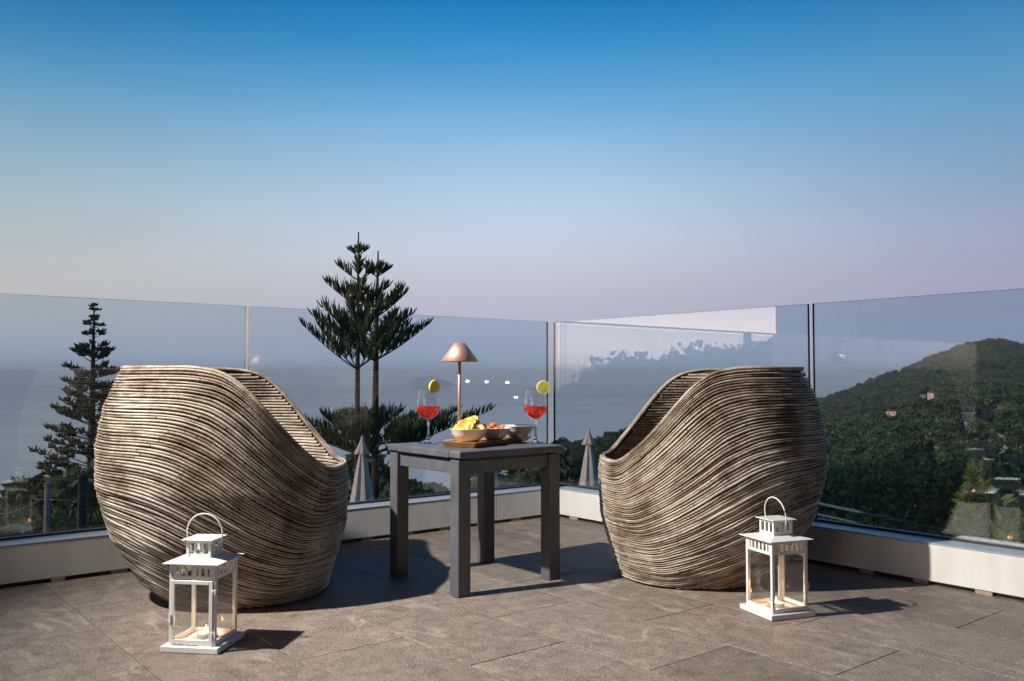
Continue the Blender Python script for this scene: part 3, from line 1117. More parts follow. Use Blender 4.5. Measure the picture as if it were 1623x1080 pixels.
def chips():
    # curled crisps, each one a thing
    def chip(loc, rot, sc, ph):
        V, F = [], []
        nr, na = 4, 14
        V.append((0, 0, 0))
        for i in range(1, nr + 1):
            for k in range(na):
                a = 2 * math.pi * k / na
                r = i / nr * .0275 * sc * (1 + .10 * math.sin(2 * a + ph) + .05 * math.sin(5 * a + ph * 3))
                x, y = r * math.cos(a), r * math.sin(a) * .86
                z = 16 * x * x * (1 if ph < 3 else -1) - 9 * y * y + .0012 * math.sin(a * 3 + ph) * i / nr
                V.append((x, y, z))
        for k in range(na):
            F.append((0, 1 + k, 1 + (k + 1) % na))
        for i in range(nr - 1):
            for k in range(na):
                a = 1 + i * na + k; b = 1 + i * na + (k + 1) % na
                F.append((a, a + na, b + na, b))
        nv = len(V)
        V2 = V + [(x, y, z - .0011) for x, y, z in V]
        F2 = F + [tuple(nv + q for q in f[::-1]) for f in F]
        o_ = 1 + (nr - 1) * na
        for k in range(na):
            F2.append((o_ + k, nv + o_ + k, nv + o_ + (k + 1) % na, o_ + (k + 1) % na))
        o = obj_from('potato_chip', V2, F2, M['chip'], smooth=True)
        o.location = loc; o.rotation_euler = rot
        return o
    rr = random.Random(5)
    spec = [(-.030, -.018, .052, 65, 10, 1.0), (-.036, .012, .056, 50, -35, .95), (.020, -.016, .066, 72, 20, 1.25), (.010, .010, .078, 60, -15, 1.1), (-.012, -.034, .052, 40, 15, 1.15),
            (.034, .016, .058, 55, 50, 1.0), (.040, -.016, .054, 60, 62, 1.0), (-.048, -.010, .050, 45, -60, .9), (.0, -.004, .060, 30, 0, 1.2), (.014, .034, .055, 35, 120, 1.0),
            (-.022, .036, .052, 40, 200, 1.0), (-.006, -.024, .064, 62, -25, 1.1), (.026, -.030, .054, 58, 8, 1.05), (-.034, -.030, .046, 35, -20, .85), (.046, .002, .048, 25, 90, .8), (-.056, -.016, .049, 70, -75, .62)]
    for x, y, z, tilt, yaw, sc in spec:
        o = chip(B1 + Vector((x, y, z - .006)), (R(tilt), R(rr.uniform(-25, 25)), R(yaw)), sc, rr.uniform(0, 6.2))
        lb = {2: 'largest round golden chip standing upright at the front of the heap', 3: 'curled chip at the very top of the heap', 15: 'small chip poking out over the rim on the sea side', 4: 'flat pale chip lying against the near rim of the bowl',
              6: 'browned chip leaning out of the heap towards the crackers'}.get(len([1 for q in bpy.data.objects if q.name.startswith('potato_chip')]) - 1, 'golden potato chip inside the heap filling the white bowl')
        tag(o, lb, 'potato chip', 'potato chips heaped in the bowl')
    for k in range(13):
        a = rr.uniform(0, 6.28); r = .036 * math.sqrt(rr.random())
        mb = MB()
        mb.lathe([(.0, -.006), (.007, -.005), (.0105, .0), (.007, .005), (.0, .006)], 9, wob=lambda t, z: 1 + .16 * math.sin(3 * t + k))
        o = mb.build('cracker', M['snack'])
        o.location = B2 + Vector((r * math.cos(a), r * math.sin(a), .0415 + .010 * (1 - r / .036) + rr.uniform(-.002, .004)))
        o.rotation_euler = (rr.uniform(0, 3), rr.uniform(0, 3), rr.uniform(0, 3))
        tag(o, 'small orange cracker piled in the middle bowl', 'cracker', 'orange crackers in the middle bowl')


chips()


# ------------------------------------------------------------------ lanterns
def make_lantern(loc, rz, label, hrot):
    root = empty('candle_lantern', loc, rz)
    W = M['white']
    mb = MB(); mb.box((0, 0, .0085), (.163, .163, .016), .0012, seg=1); mb.build('base_plate', W, root)
    b = .0665                                  # half width of the body
    zb, zf, zr = .0168, .192, .2335            # floor, underside of frieze, roof
    for sx in (-1, 1):
        for sy in (-1, 1):
            mb = MB(); mb.box((sx * (b - .005), sy * (b - .005), (zb + zr) / 2), (.010, .010, zr - zb), .0008, seg=1); mb.build('corner_post', W, root)
    # four slotted friezes, sills and panes (side 0 is the door side, local -y)
    for k in range(4):
        rot = Matrix.Rotation(k * math.pi / 2, 4, 'Z')
        mb = MB()
        wi = 2 * (b - .0102)
        def bb(c, s, m=mb): m.box(rot @ Vector(c), s if k % 2 == 0 else (s[1], s[0], s[2]))
        y = -(b - .0025)
        bb((0, y, zf + .0045), (wi, .0022, .009)); bb((0, y, zr - .0040), (wi, .0022, .0078))
        nsl = 6
        bw = wi / (nsl * 1.55 + 1)
        pitch = wi / (nsl + .5)
        for q in range(nsl + 1):
            x = -wi / 2 + wi * q / nsl
            x = max(-wi / 2 + .0045, min(wi / 2 - .0045, x))
            bb((x, y, (zf + zr) / 2 + .0005), (.0086, .0020, zr - zf - .0165))
        mb.build('slotted_frieze', W, root)
        if k:
            mb = MB(); bb2 = lambda c, s: mb.box(rot @ Vector(c), s if k % 2 == 0 else (s[1], s[0], s[2]))
            bb2((0, -(b - .0045), zb + .0065), (wi, .0075, .0125)); mb.build('sill', W, root)
            mb = MB(); bb3 = lambda c, s: mb.box(rot @ Vector(c), s if k % 2 == 0 else (s[1], s[0], s[2]))
            bb3((0, -(b - .0055), (zb + .0135 + zf) / 2), (wi, .0018, zf - zb - .0140)); mb.build('glass_pane', M['pane'], root)
    # door: frame proud of the front, its pane, hinges and latch
    d = MB(); dy = -(b + .0012)
    dw, z0, z1 = .0595, zb + .004, zf - .002
    d.box((-dw + .005, dy, (z0 + z1) / 2), (.010, .006, z1 - z0), .0006, seg=1); d.box((dw - .005, dy, (z0 + z1) / 2), (.010, .006, z1 - z0), .0006, seg=1)
    d.box((0, dy - .0002, z0 + .006), (2 * dw - .020, .006, .012), .0006, seg=1); d.box((0, dy - .0002, z1 - .005), (2 * dw - .020, .006, .010), .0006, seg=1)
    door = d.build('door', W, root)
    mb = MB(); mb.box((0, dy, (z0 + z1) / 2 + .001), (2 * dw - .0202, .0016, z1 - z0 - .0225)); mb.build('door_pane', M['pane'], door)
    for z in (z0 + .028, z1 - .030):
        mb = MB(); mb.box((dw + .0045, dy - .0020, z), (.0085, .0018, .014), .0004, seg=1); mb.tube([(dw + .0005, dy - .0036, z - .008), (dw + .0005, dy - .0036, z + .008)], .0014, 8); mb.build('hinge', W, door)
    mb = MB()
    mb.box((-dw - .0010, dy - .0050, .092), (.0075, .0020, .017), .0009, seg=2)
    mb.tube([(-dw - .002, dy - .005, .084), (-dw + .002, dy - .0055, .070)], .0013, 6)
    mb.build('latch', W, door)
    # roof plate, slightly hipped
    bm = MB(); h = .0805; q = .034
    ring = lambda s, z: [bm.bm.verts.new((sx * s, sy * s, z)) for sx, sy in ((-1, -1), (1, -1), (1, 1), (-1, 1))]
    r0, r1, r2, r3 = ring(h, zr + .0004), ring(h, zr + .0026), ring(q, zr + .0125), ring(q, zr + .0100)
    bm.bm.faces.new(r0[::-1])
    for A_, B_ in ((r0, r1), (r1, r2)):
        for k in range(4): bm.bm.faces.new((A_[k], A_[(k + 1) % 4], B_[(k + 1) % 4], B_[k]))
    bm.bm.faces.new(r2)
    for v in r3: bm.bm.verts.remove(v)
    bm.build('roof', W, root)
    # cupola with its own slots
    c = .0355; z0, z1 = zr + .0100, zr + .0580
    cup = MB()
    for sx in (-1, 1):
        for sy in (-1, 1):
            cup.box((sx * (c - .004), sy * (c - .004), (z0 + z1) / 2), (.008, .008, z1 - z0))
    for k in range(4):
        rot = Matrix.Rotation(k * math.pi / 2, 4, 'Z')
        for z, hh in ((z0 + .006, .0118), (z1 - .004, .0078)):
            cup.box(rot @ Vector((0, -(c - .0022), z)), (2 * c - .0162, .0022, hh) if k % 2 == 0 else (.0022, 2 * c - .0162, hh))
        for x in (-.0102, .0102):
            cup.box(rot @ Vector((x, -(c - .0022), (z0 + z1) / 2 + .002)), (.0076, .0020, z1 - z0 - .0200) if k % 2 == 0 else (.0020, .0076, z1 - z0 - .0200))
    cup.build('cupola', W, root)
    mb = MB(); mb.box((0, 0, z1 + .0016), (.0900, .0900, .0028), .0008, seg=1); mb.build('cap', W, root)
    # loop handle, hinged on the cupola's sides
    pts = []
    rh = .0520
    for k in range(37):
        a = math.pi * (-.20 + 1.40 * k / 36)
        pts.append((rh * math.cos(a), 0, .014 + rh * 1.02 * math.sin(a)))
    pts = [(c + .0012, 0, -.028)] + pts + [(-c - .0012, 0, -.028)]
    mb = MB(); mb.tube(pts, .0021, 8)
    o = mb.build('handle', W, root); o.location = (0, 0, z1 + .001); o.rotation_euler = hrot
    tag(root, label, 'lantern', 'white candle lanterns on the floor')
    return root


def make_candle(loc, label):
    root = empty('candle', loc)
    mb = MB(); mb.lathe([(.0, .0), (.0232, .0), (.0240, .0006), (.0243, .0165), (.0236, .0165), (.0234, .004), (.0, .004)], 32); mb.build('cup', M['tin'], root)
    mb = MB(); mb.lathe([(.0, .0042), (.0230, .0042), (.0230, .0150), (.0210, .0142), (.0, .0136)], 32); mb.build('wax', M['wax'], root)
    mb = MB(); mb.tube([(0, 0, .013), (.0003, 0, .0185), (.0010, .0002, .0215)], .0007, 6); mb.build('wick', M['dark'], root)
    mb = MB(); mb.lathe([(.0, .0175), (.0018, .0190), (.0030, .0220), (.0028, .0258), (.0017, .0298), (.0007, .0330), (.0, .0345)], 14); mb.build('flame', M['flame'], root)
    ld = bpy.data.lights.new('candle_light', 'POINT'); ld.energy = .30; ld.color = (1.0, .55, .25); ld.shadow_soft_size = 0.0
    lo = bpy.data.objects.new('candle_light', ld); COL.objects.link(lo); lo.location = Vector(loc) + Vector((0, 0, .047))
    tag(root, label, 'candle', 'lit candles in the lanterns')


LL = Vector((-.8520, 2.4795, 0)); LRt = Vector((.8310, 2.8130, 0))
make_lantern((LL.x, LL.y, .0006), R(-8), 'white metal lantern with a closed glass door, beside the chair on the sea side', (R(4), 0, 0))
make_lantern((LRt.x, LRt.y, .0006), R(111), 'white metal lantern turned corner-on, in front of the chair on the hill side', (R(-7), 0, 0))
make_candle((LL.x + .003, LL.y + .012, .0172), 'lit tea candle burning inside the lantern nearest the viewer')
make_candle((LRt.x - .004, LRt.y - .006, .0172), 'lit tea candle burning inside the corner-on lantern')


# ------------------------------------------------------------------ flood lamp on a post (outside the frame)
def build_flood():
    root = empty('flood_lamp', (-2.9, .6, 0))
    mb = MB(); mb.tube([(0, 0, 0), (0, 0, 2.92)], .03, 14); mb.box((0, 0, .006), (.16, .16, .012), .002); mb.build('post', M['dark'], root)
    aim = (Vector((1.6, 3.2, .0)) - LAMP).normalized()
    rot = aim.to_track_quat('-Z', 'Y')
    h = MB()
    h.lathe([(.0, .10), (.040, .10), (.055, .03), (.058, .015), (.054, .015), (.050, .03), (.0, .06)], 28)
    o = h.build('lamp_head', M['dark'], root)
    o.rotation_euler = rot.to_euler(); o.location = Vector((LAMP.x + 2.9, LAMP.y - .6, LAMP.z))
    mb = MB(); mb.tube([(0, 0, 2.86), (.2, .65, 2.96), (LAMP.x + 2.9 - .01, LAMP.y - .62, 2.885)], .014, 8); mb.build('arm', M['dark'], root)
    ld = bpy.data.lights.new('flood_light', 'SPOT')
    ld.energy = FLOOD_W; ld.color = (1.0, .93, .83); ld.shadow_soft_size = .042
    ld.spot_size = R(84); ld.spot_blend = 1.0
    lo = bpy.data.objects.new('flood_light', ld); COL.objects.link(lo)
    lo.location = LAMP; lo.rotation_euler = rot.to_euler()
    tag(root, 'black flood lamp on a slim post at the terrace edge', 'flood lamp')


build_flood()


# ------------------------------------------------------------------ Norfolk pines
def branchlets(segs, parent, mat, name, seed, sides=4):
    """tapered needle-covered fingers; segs: list of (start, direction, length, radius)"""
    rg = np.random.default_rng(seed)
    n = len(segs)
    S = np.array([s[0] for s in segs]); D = np.array([s[1] for s in segs]); Ln = np.array([s[2] for s in segs]); Ra = np.array([s[3] for s in segs])
    D /= np.linalg.norm(D, axis=1, keepdims=True)
    up = np.tile([0, 0, 1.0], (n, 1))
    X = np.cross(D, up); bad = np.linalg.norm(X, axis=1) < .15
    X[bad] = np.cross(D[bad], [1, 0, 0]); X /= np.linalg.norm(X, axis=1, keepdims=True)
    Y = np.cross(X, D)
    lv = [(0, .75), (.35, 1.0), (.75, .8), (1.0, .18)]
    bend = rg.normal(0, .10, (n, 2))
    V = []
    an = np.arange(sides) * 2 * math.pi / sides
    for t, rr in lv:
        c = S + D * (Ln * t)[:, None] + np.array([0, 0, 1.0]) * (Ln * .16 * t * t)[:, None] + X * (bend[:, 0] * Ln * t * t)[:, None]
        rad = Ra * rr
        V.append(c[:, None, :] + X[:, None, :] * (np.cos(an)[None, :, None] * rad[:, None, None]) + Y[:, None, :] * (np.sin(an)[None, :, None] * rad[:, None, None]))
    V = np.stack(V, 1)                          # n, levels, sides, 3
    nl = len(lv)
    base = (np.arange(n) * nl * sides)[:, None, None]
    i, j = np.meshgrid(np.arange(nl - 1), np.arange(sides), indexing='ij')
    a = base + (i * sides + j)[None]; b = base + (i * sides + (j + 1) % sides)[None]
    Q = np.stack([a, b, b + sides, a + sides], -1).reshape(-1, 4)
    return fast_mesh(name, V.reshape(-1, 3), Q, mat, parent, smooth=False)


def norfolk(base, trunk, whorls, label, seed, tr0=.11, tr1=.018, finger=.26, fr=.030, tufts=False, group=None):
    """trunk: [(x,z)] offsets; whorls: (z0, reach, rise, n, density, yaw)"""
    rg = random.Random(seed)
    root = empty('norfolk_pine', base)
    m = len(trunk)
    mb = MB(); mb.tube([(x, 0, z) for x, z in trunk], [tr0 + (tr1 - tr0) * i / (m - 1) for i in range(m)], 10); mb.build('trunk', M['bark'], root)
    zx = lambda z: float(np.interp(z, [t[1] for t in trunk], [t[0] for t in trunk]))
    segs = []
    lim = MB()
    for (z0, reach, rise, n, dens, yaw) in whorls:
        for k in range(n):
            a = yaw + 2 * math.pi * k / n + rg.uniform(-.12, .12)
            rch = reach * (rg.uniform(.62, 1.10) if tufts else rg.uniform(.82, 1.08)); rs = rise * (rg.uniform(.5, 1.5) if tufts else rg.uniform(.85, 1.15))
            dirv = Vector((math.cos(a), math.sin(a), 0))
            zk = z0 + (rg.uniform(-.45, .45) * finger if tufts else rg.uniform(-.10, .10) * finger)
            o0 = Vector((zx(zk), 0, zk))
            pts = []
            for i in range(11):
                t = i / 10
                p = o0 + dirv * (rch * t) + Vector((0, 0, rs * (.75 * t + .25 * t * t)))
                pts.append(p)
            lim.tube(pts, [max(.006, tr1 * 1.3 * (1 - t / 12.5)) * (1 if reach > .4 else .6) for t in range(11)], 5)
            fl = finger * min(1.0, .30 + reach / (finger * 3.4))
            if tufts:
                side = dirv.cross(Vector((0, 0, 1)))
                cl = [.97] + [t for t in (.80, .63, .47) if rch * t > finger * 1.1]
                for t in cl:
                    t += rg.uniform(-.05, .03); i = max(0, min(9, int(t * 10))); p = pts[i].lerp(pts[i + 1], t * 10 - i)
                    p = p + side * rg.uniform(-.25, .25) * finger * (1 - t) * 3
                    for q in range(15):
                        d = Vector((0, 0, rg.uniform(.25, 1.0))) + side * rg.uniform(-.8, .8) + dirv * rg.uniform(-.35, .9)
                        segs.append((tuple(p + dirv * rg.uniform(-.5, .4) * finger + side * rg.uniform(-.3, .3) * finger), tuple(d), fl * rg.uniform(.5, .95), fr))
                continue
            nn = int(rch / finger * 2.9 * dens) + 4
            side = dirv.cross(Vector((0, 0, 1)))
            t0 = .52 if tufts else .27
            for q in range(nn):
                t = t0 + (1 - t0) * (q + rg.random()) / nn
                i = min(9, int(t * 10)); p = pts[i].lerp(pts[i + 1], t * 10 - i)
                ln = fl * (.55 + .75 * math.sin(math.pi * min(1, (t * .72 + .16)))) * rg.uniform(.7, 1.15)
                if t > .9: ln *= .75
                for s in (-1, 1):
                    d = Vector((0, 0, 1)) * rg.uniform(.75, 1.1) + side * s * rg.uniform(.15, .75) + dirv * rg.uniform(.05, .5)
                    segs.append((tuple(p), tuple(d), ln * rg.uniform(.75, 1.1), fr * rg.uniform(.8, 1.15)))
                d = Vector((0, 0, 1)) + dirv * rg.uniform(.1, .5) + side * rg.uniform(-.2, .2)
                segs.append((tuple(p), tuple(d), ln, fr * .9))
            # tip
            segs.append((tuple(pts[-1]), tuple((pts[-1] - pts[-2]).normalized() + Vector((0, 0, .3))), fl * .7, fr))
    lim.build('limbs', M['bark'], root)
    branchlets(segs, root, M['needle'], 'foliage', seed)
    tag(root, label, 'tree', group)
    return root


def px(x, y, Y):
    """a real point at depth Y on the sight line of a photograph pixel - used to size things measured from the photo"""
    p = math.atan((HZ - 540.0) / FOC)
    u, v = (x - 811.5) / FOC, (540.0 - y) / FOC
    d = Vector((u, math.cos(p) - v * math.sin(p), math.sin(p) + v * math.cos(p)))
    return Vector((0, 0, EYE)) + d * (Y / d.y)


HZ = 597.0
YN = 20.0
S = YN / FOC                                     # metres per photo pixel at that depth


def pine_pair():
    g = -3.4
    # slimmer, taller trunk
    b = px(571, 600, YN); base = (b.x, YN - .35, g)
    Z = lambda y: px(571, y, YN).z - g
    norfolk(base, [(0, 0), (0, Z(600)), (-.005, Z(480)), (0, Z(372))],
            [(Z(408), 14 * S, 9 * S, 4, .9, .2), (Z(446), 32 * S, 24 * S, 4, 1.1, .1), (Z(488), 46 * S, 30 * S, 4, 1.1, .5), (Z(520), 60 * S, 36 * S, 4, 1.1, .0), (Z(552), 74 * S, 44 * S, 4, 1.1, .35), (Z(586), 92 * S, 60 * S, 6, 1.0, .05)],
            'taller Norfolk pine of the pair, its bare leader highest above the glass', 21, .075, .014, 20 * S, 1.2 * S, group='pair of Norfolk pines below the terrace')
    b = px(590, 600, YN); base = (b.x, YN + .5, g)
    Z = lambda y: px(590, y, YN).z - g
    norfolk(base, [(0, 0), (0, Z(620)), (.02, Z(480)), (.04, Z(393))],
            [(Z(436), 24 * S, 16 * S, 5, 1.0, .2), (Z(498), 50 * S, 36 * S, 6, 1.15, .4), (Z(532), 64 * S, 34 * S, 6, 1.0, .1), (Z(572), 95 * S, 56 * S, 6, 1.1, .02),
             (Z(708), 118 * S, 40 * S, 6, 1.05, .08), (Z(722), 196 * S, 62 * S, 7, 1.25, .02), (Z(700), 80 * S, 34 * S, 6, 1.0, .5), (Z(684), 44 * S, 30 * S, 6, 1.0, .3), (Z(730), 100 * S, 26 * S, 6, .9, .6)],
            'shorter Norfolk pine of the pair, with the wide lower skirt of branches', 22, .10, .016, 18 * S, 1.25 * S, group='pair of Norfolk pines below the terrace')


def pine_left():
    Y = 27.0; s = Y / FOC; g = -5.2
    b = px(147, 600, Y); base = (b.x, Y, g)
    Z = lambda y: px(147, y, Y).z - g
    wh = []
    for y, r in ((490, 5), (506, 5), (518, 12), (536, 17), (558, 20), (572, 34)):
        wh.append((Z(y), r * s, r * .42 * s, 5, 1.0, random.uniform(0, 1)))
    y = 592.0
    r = 42.0
    while y < 830:
        wh.append((Z(y + 10), r * s, r * random.uniform(.22, .42) * s, 7, .75, random.uniform(0, 1.2)))
        y += random.uniform(15, 22); r = min(112, r + 6.0)
    norfolk(base, [(0, 0), (0, Z(700)), (0, Z(580)), (0, Z(483))], wh, 'tall dark Norfolk pine standing apart, half hidden by the chair on the sea side', 23, .16, .016, 11.5 * s, 1.25 * s, tufts=True)


pine_pair()
pine_left()


# ------------------------------------------------------------------ leafy plants
def leaf_cloud(lobes, n, size, seed, long=1.0, droop=0.0, shell=.55):
    """rhombic leaves through a set of ellipsoids: returns vertices and quads"""
    rg = np.random.default_rng(seed)
    lobes = np.array(lobes, float)                 # cx cy cz rx ry rz
    vol = (lobes[:, 3] * lobes[:, 4] * lobes[:, 5]) ** (2 / 3)
    pick = rg.choice(len(lobes), n, p=vol / vol.sum())
    d = rg.normal(0, 1, (n, 3)); d /= np.linalg.norm(d, axis=1, keepdims=True)
    rad = shell + (1.06 - shell) * rg.random(n) ** .6
    rad *= 1 + .14 * np.sin(d[:, 0] * 7 + pick) * np.sin(d[:, 2] * 6 + pick * 2)
    P = lobes[pick, :3] + d * lobes[pick, 3:] * rad[:, None]
    a = d + rg.normal(0, .75, (n, 3)); a[:, 2] += .25 - droop; a /= np.linalg.norm(a, axis=1, keepdims=True)
    b = np.cross(a, rg.normal(0, 1, (n, 3))); b /= np.linalg.norm(b, axis=1, keepdims=True)
    sz = size * rg.uniform(.55, 1.25, n)[:, None]
    L_, W_ = a * sz * long, b * sz * .34
    V = np.stack([P - L_ * .5, P + W_, P + L_ * .5, P - W_], 1).reshape(-1, 3)
    Q = np.arange(4 * n).reshape(-1, 4)
    return V, Q


def lobes_crown(w, h, n, seed, flat=1.0, z0=.25):
    rg = random.Random(seed)
    out = [(0, 0, h * (z0 + (1 - z0) * .5), w * .34, w * .34, h * (1 - z0) * .42)]
    for k in range(n):
        a = rg.uniform(0, 6.28); r = w * .5 * rg.uniform(.35, .72)
        z = h * (z0 + (1 - z0) * rg.uniform(.2, .86))
        s = w * rg.uniform(.15, .25)
        out.append((r * math.cos(a), r * math.sin(a), z, s, s, s * rg.uniform(.6, .95) * flat))
    return out


# far-wood prototypes, kept out of the scene and scattered by one geometry-node object
PROTO = bpy.data.collections.new('wood_prototypes')


def proto(name, V, Q, mat):
    o = fast_mesh(name, V, Q, mat)
    COL.objects.unlink(o)
    PROTO.objects.link(o)
    return o


for k in range(5):
    lob = lobes_crown(1.0, .86 + .1 * (k % 3), 9, 100 + k, .85, .05)
    V, Q = leaf_cloud(lob, 520, .20, 200 + k, 1.0, shell=.8)
    proto('wood_tree', V, Q, M['pine'])


def scatter_object(name, P, sc, mat_dummy, seed):
    me = bpy.data.meshes.new(name)
    me.vertices.add(len(P)); me.vertices.foreach_set('co', np.asarray(P, np.float32).ravel())
    at = me.attributes.new('sc', 'FLOAT', 'POINT'); at.data.foreach_set('value', np.asarray(sc, np.float32))
    me.materials.append(mat_dummy)
    o = bpy.data.objects.new(name, me); COL.objects.link(o)
    ng = bpy.data.node_groups.new(name, 'GeometryNodeTree')
    ng.interface.new_socket('Geometry', in_out='INPUT', socket_type='NodeSocketGeometry')
    ng.interface.new_socket('Geometry', in_out='OUTPUT', socket_type='NodeSocketGeometry')
    N, L = ng.nodes.new, ng.links.new
    gi, go = N('NodeGroupInput'), N('NodeGroupOutput')
    ip = N('GeometryNodeInstanceOnPoints')
    ci = N('GeometryNodeCollectionInfo'); ci.inputs[0].default_value = PROTO; ci.inputs[1].default_value = True; ci.inputs[2].default_value = True
    rv = N('FunctionNodeRandomValue'); rv.data_type = 'FLOAT_VECTOR'
    rv.inputs[0].default_value = (-.08, -.08, 0); rv.inputs[1].default_value = (.08, .08, 6.283)
    na = N('GeometryNodeInputNamedAttribute'); na.data_type = 'FLOAT'; na.inputs[0].default_value = 'sc'
    L(gi.outputs[0], ip.inputs['Points']); L(ci.outputs[0], ip.inputs['Instance'])
    ip.inputs['Pick Instance'].default_value = True
    L(rv.outputs[0], ip.inputs['Rotation']); L(na.outputs[0], ip.inputs['Scale'])
    L(ip.outputs[0], go.inputs[0])
    md = o.modifiers.new('scatter', 'NODES'); md.node_group = ng
    return o


CLEAR = []                                     # (bearing, half width, distance) of what must stay in the open


def build_wood():
    rg = np.random.default_rng(5)
    Ps, Sc = [], []
    # density falls with distance, sizes stay those of trees
    for (r0, r1, n) in ((42, 90, 900), (90, 200, 2200), (200, 450, 5200), (450, 800, 7000), (800, 1500, 9000)):
        az = rg.uniform(R(1.0), R(38), n)
        r = np.sqrt(rg.uniform(r0 ** 2, r1 ** 2, n))
        tr, rr = ridge_tan(az)
        keep = (r < rr * 1.12)
        # clearings
        cl = np.sin(az * 37 + r * .013) * np.sin(r * .021 - az * 23) > .72
        keep &= ~cl
        for ca, cw, cr in CLEAR:
            keep &= ~((np.abs(az - ca) < cw) & (r > cr * .70) & (r < cr * 1.03))
        az, r = az[keep], r[keep]
        z = terr(az, r)
        s = rg.uniform(2.2, 6.0, len(r)) * (1 + np.clip(r - 300, 0, 900) / 1500)
        s = s * np.clip(r / 260, .28, 1.0)
        s = np.where(az < R(14), s * np.clip(r / 420, .35, .8), s)
        Ps.append(np.stack([r * np.sin(az), r * np.cos(az), z - .12 * s], -1)); Sc.append(s)
    # slope in front of the terrace, towards the sea
    n = 900
    az = rg.uniform(R(-38), R(4), n); r = np.sqrt(rg.uniform(26 ** 2, 90 ** 2, n))
    z = terr(az, r); s = rg.uniform(1.1, 2.6, n)
    Ps.append(np.stack([r * np.sin(az), r * np.cos(az), z - .1 * s], -1)); Sc.append(s)
    o = scatter_object('hillside_wood', np.concatenate(Ps), np.concatenate(Sc), M['pine'], 1)
    tag(o, 'dark mixed wood and scrub covering the hillside', 'wood', kind='stuff')



def bush(name, loc, w, h, n, size, mat, label, cat, seed, group=None, lob=None, long=1.3, stems=5, flowers=0):
    root = empty(name, loc)
    lb = lob or lobes_crown(w, h, 9, seed, .9, .12)
    V, Q = leaf_cloud(lb, n, size, seed, long)
    fast_mesh('foliage', V, Q, mat, root)
    rg = random.Random(seed)
    mb = MB()
    for k in range(stems):
        a = rg.uniform(0, 6.28)
        mb.tube([(0.06 * w * math.cos(a), .06 * w * math.sin(a), -.1), (.14 * w * math.cos(a), .14 * w * math.sin(a), h * .4), (.24 * w * math.cos(a + .3), .24 * w * math.sin(a + .3), h * .75)], [.03 * h / 2, .02 * h / 2, .008], 6)
    mb.build('stem', M['bark'], root)
    if flowers:
        rgn = np.random.default_rng(seed + 9)
        V, Q = leaf_cloud(lb, flowers, size * .55, seed + 3, .9, shell=.98)
        fast_mesh('blossom', V, Q, M['petal'], root)
    tag(root, label, cat, group)
    return root


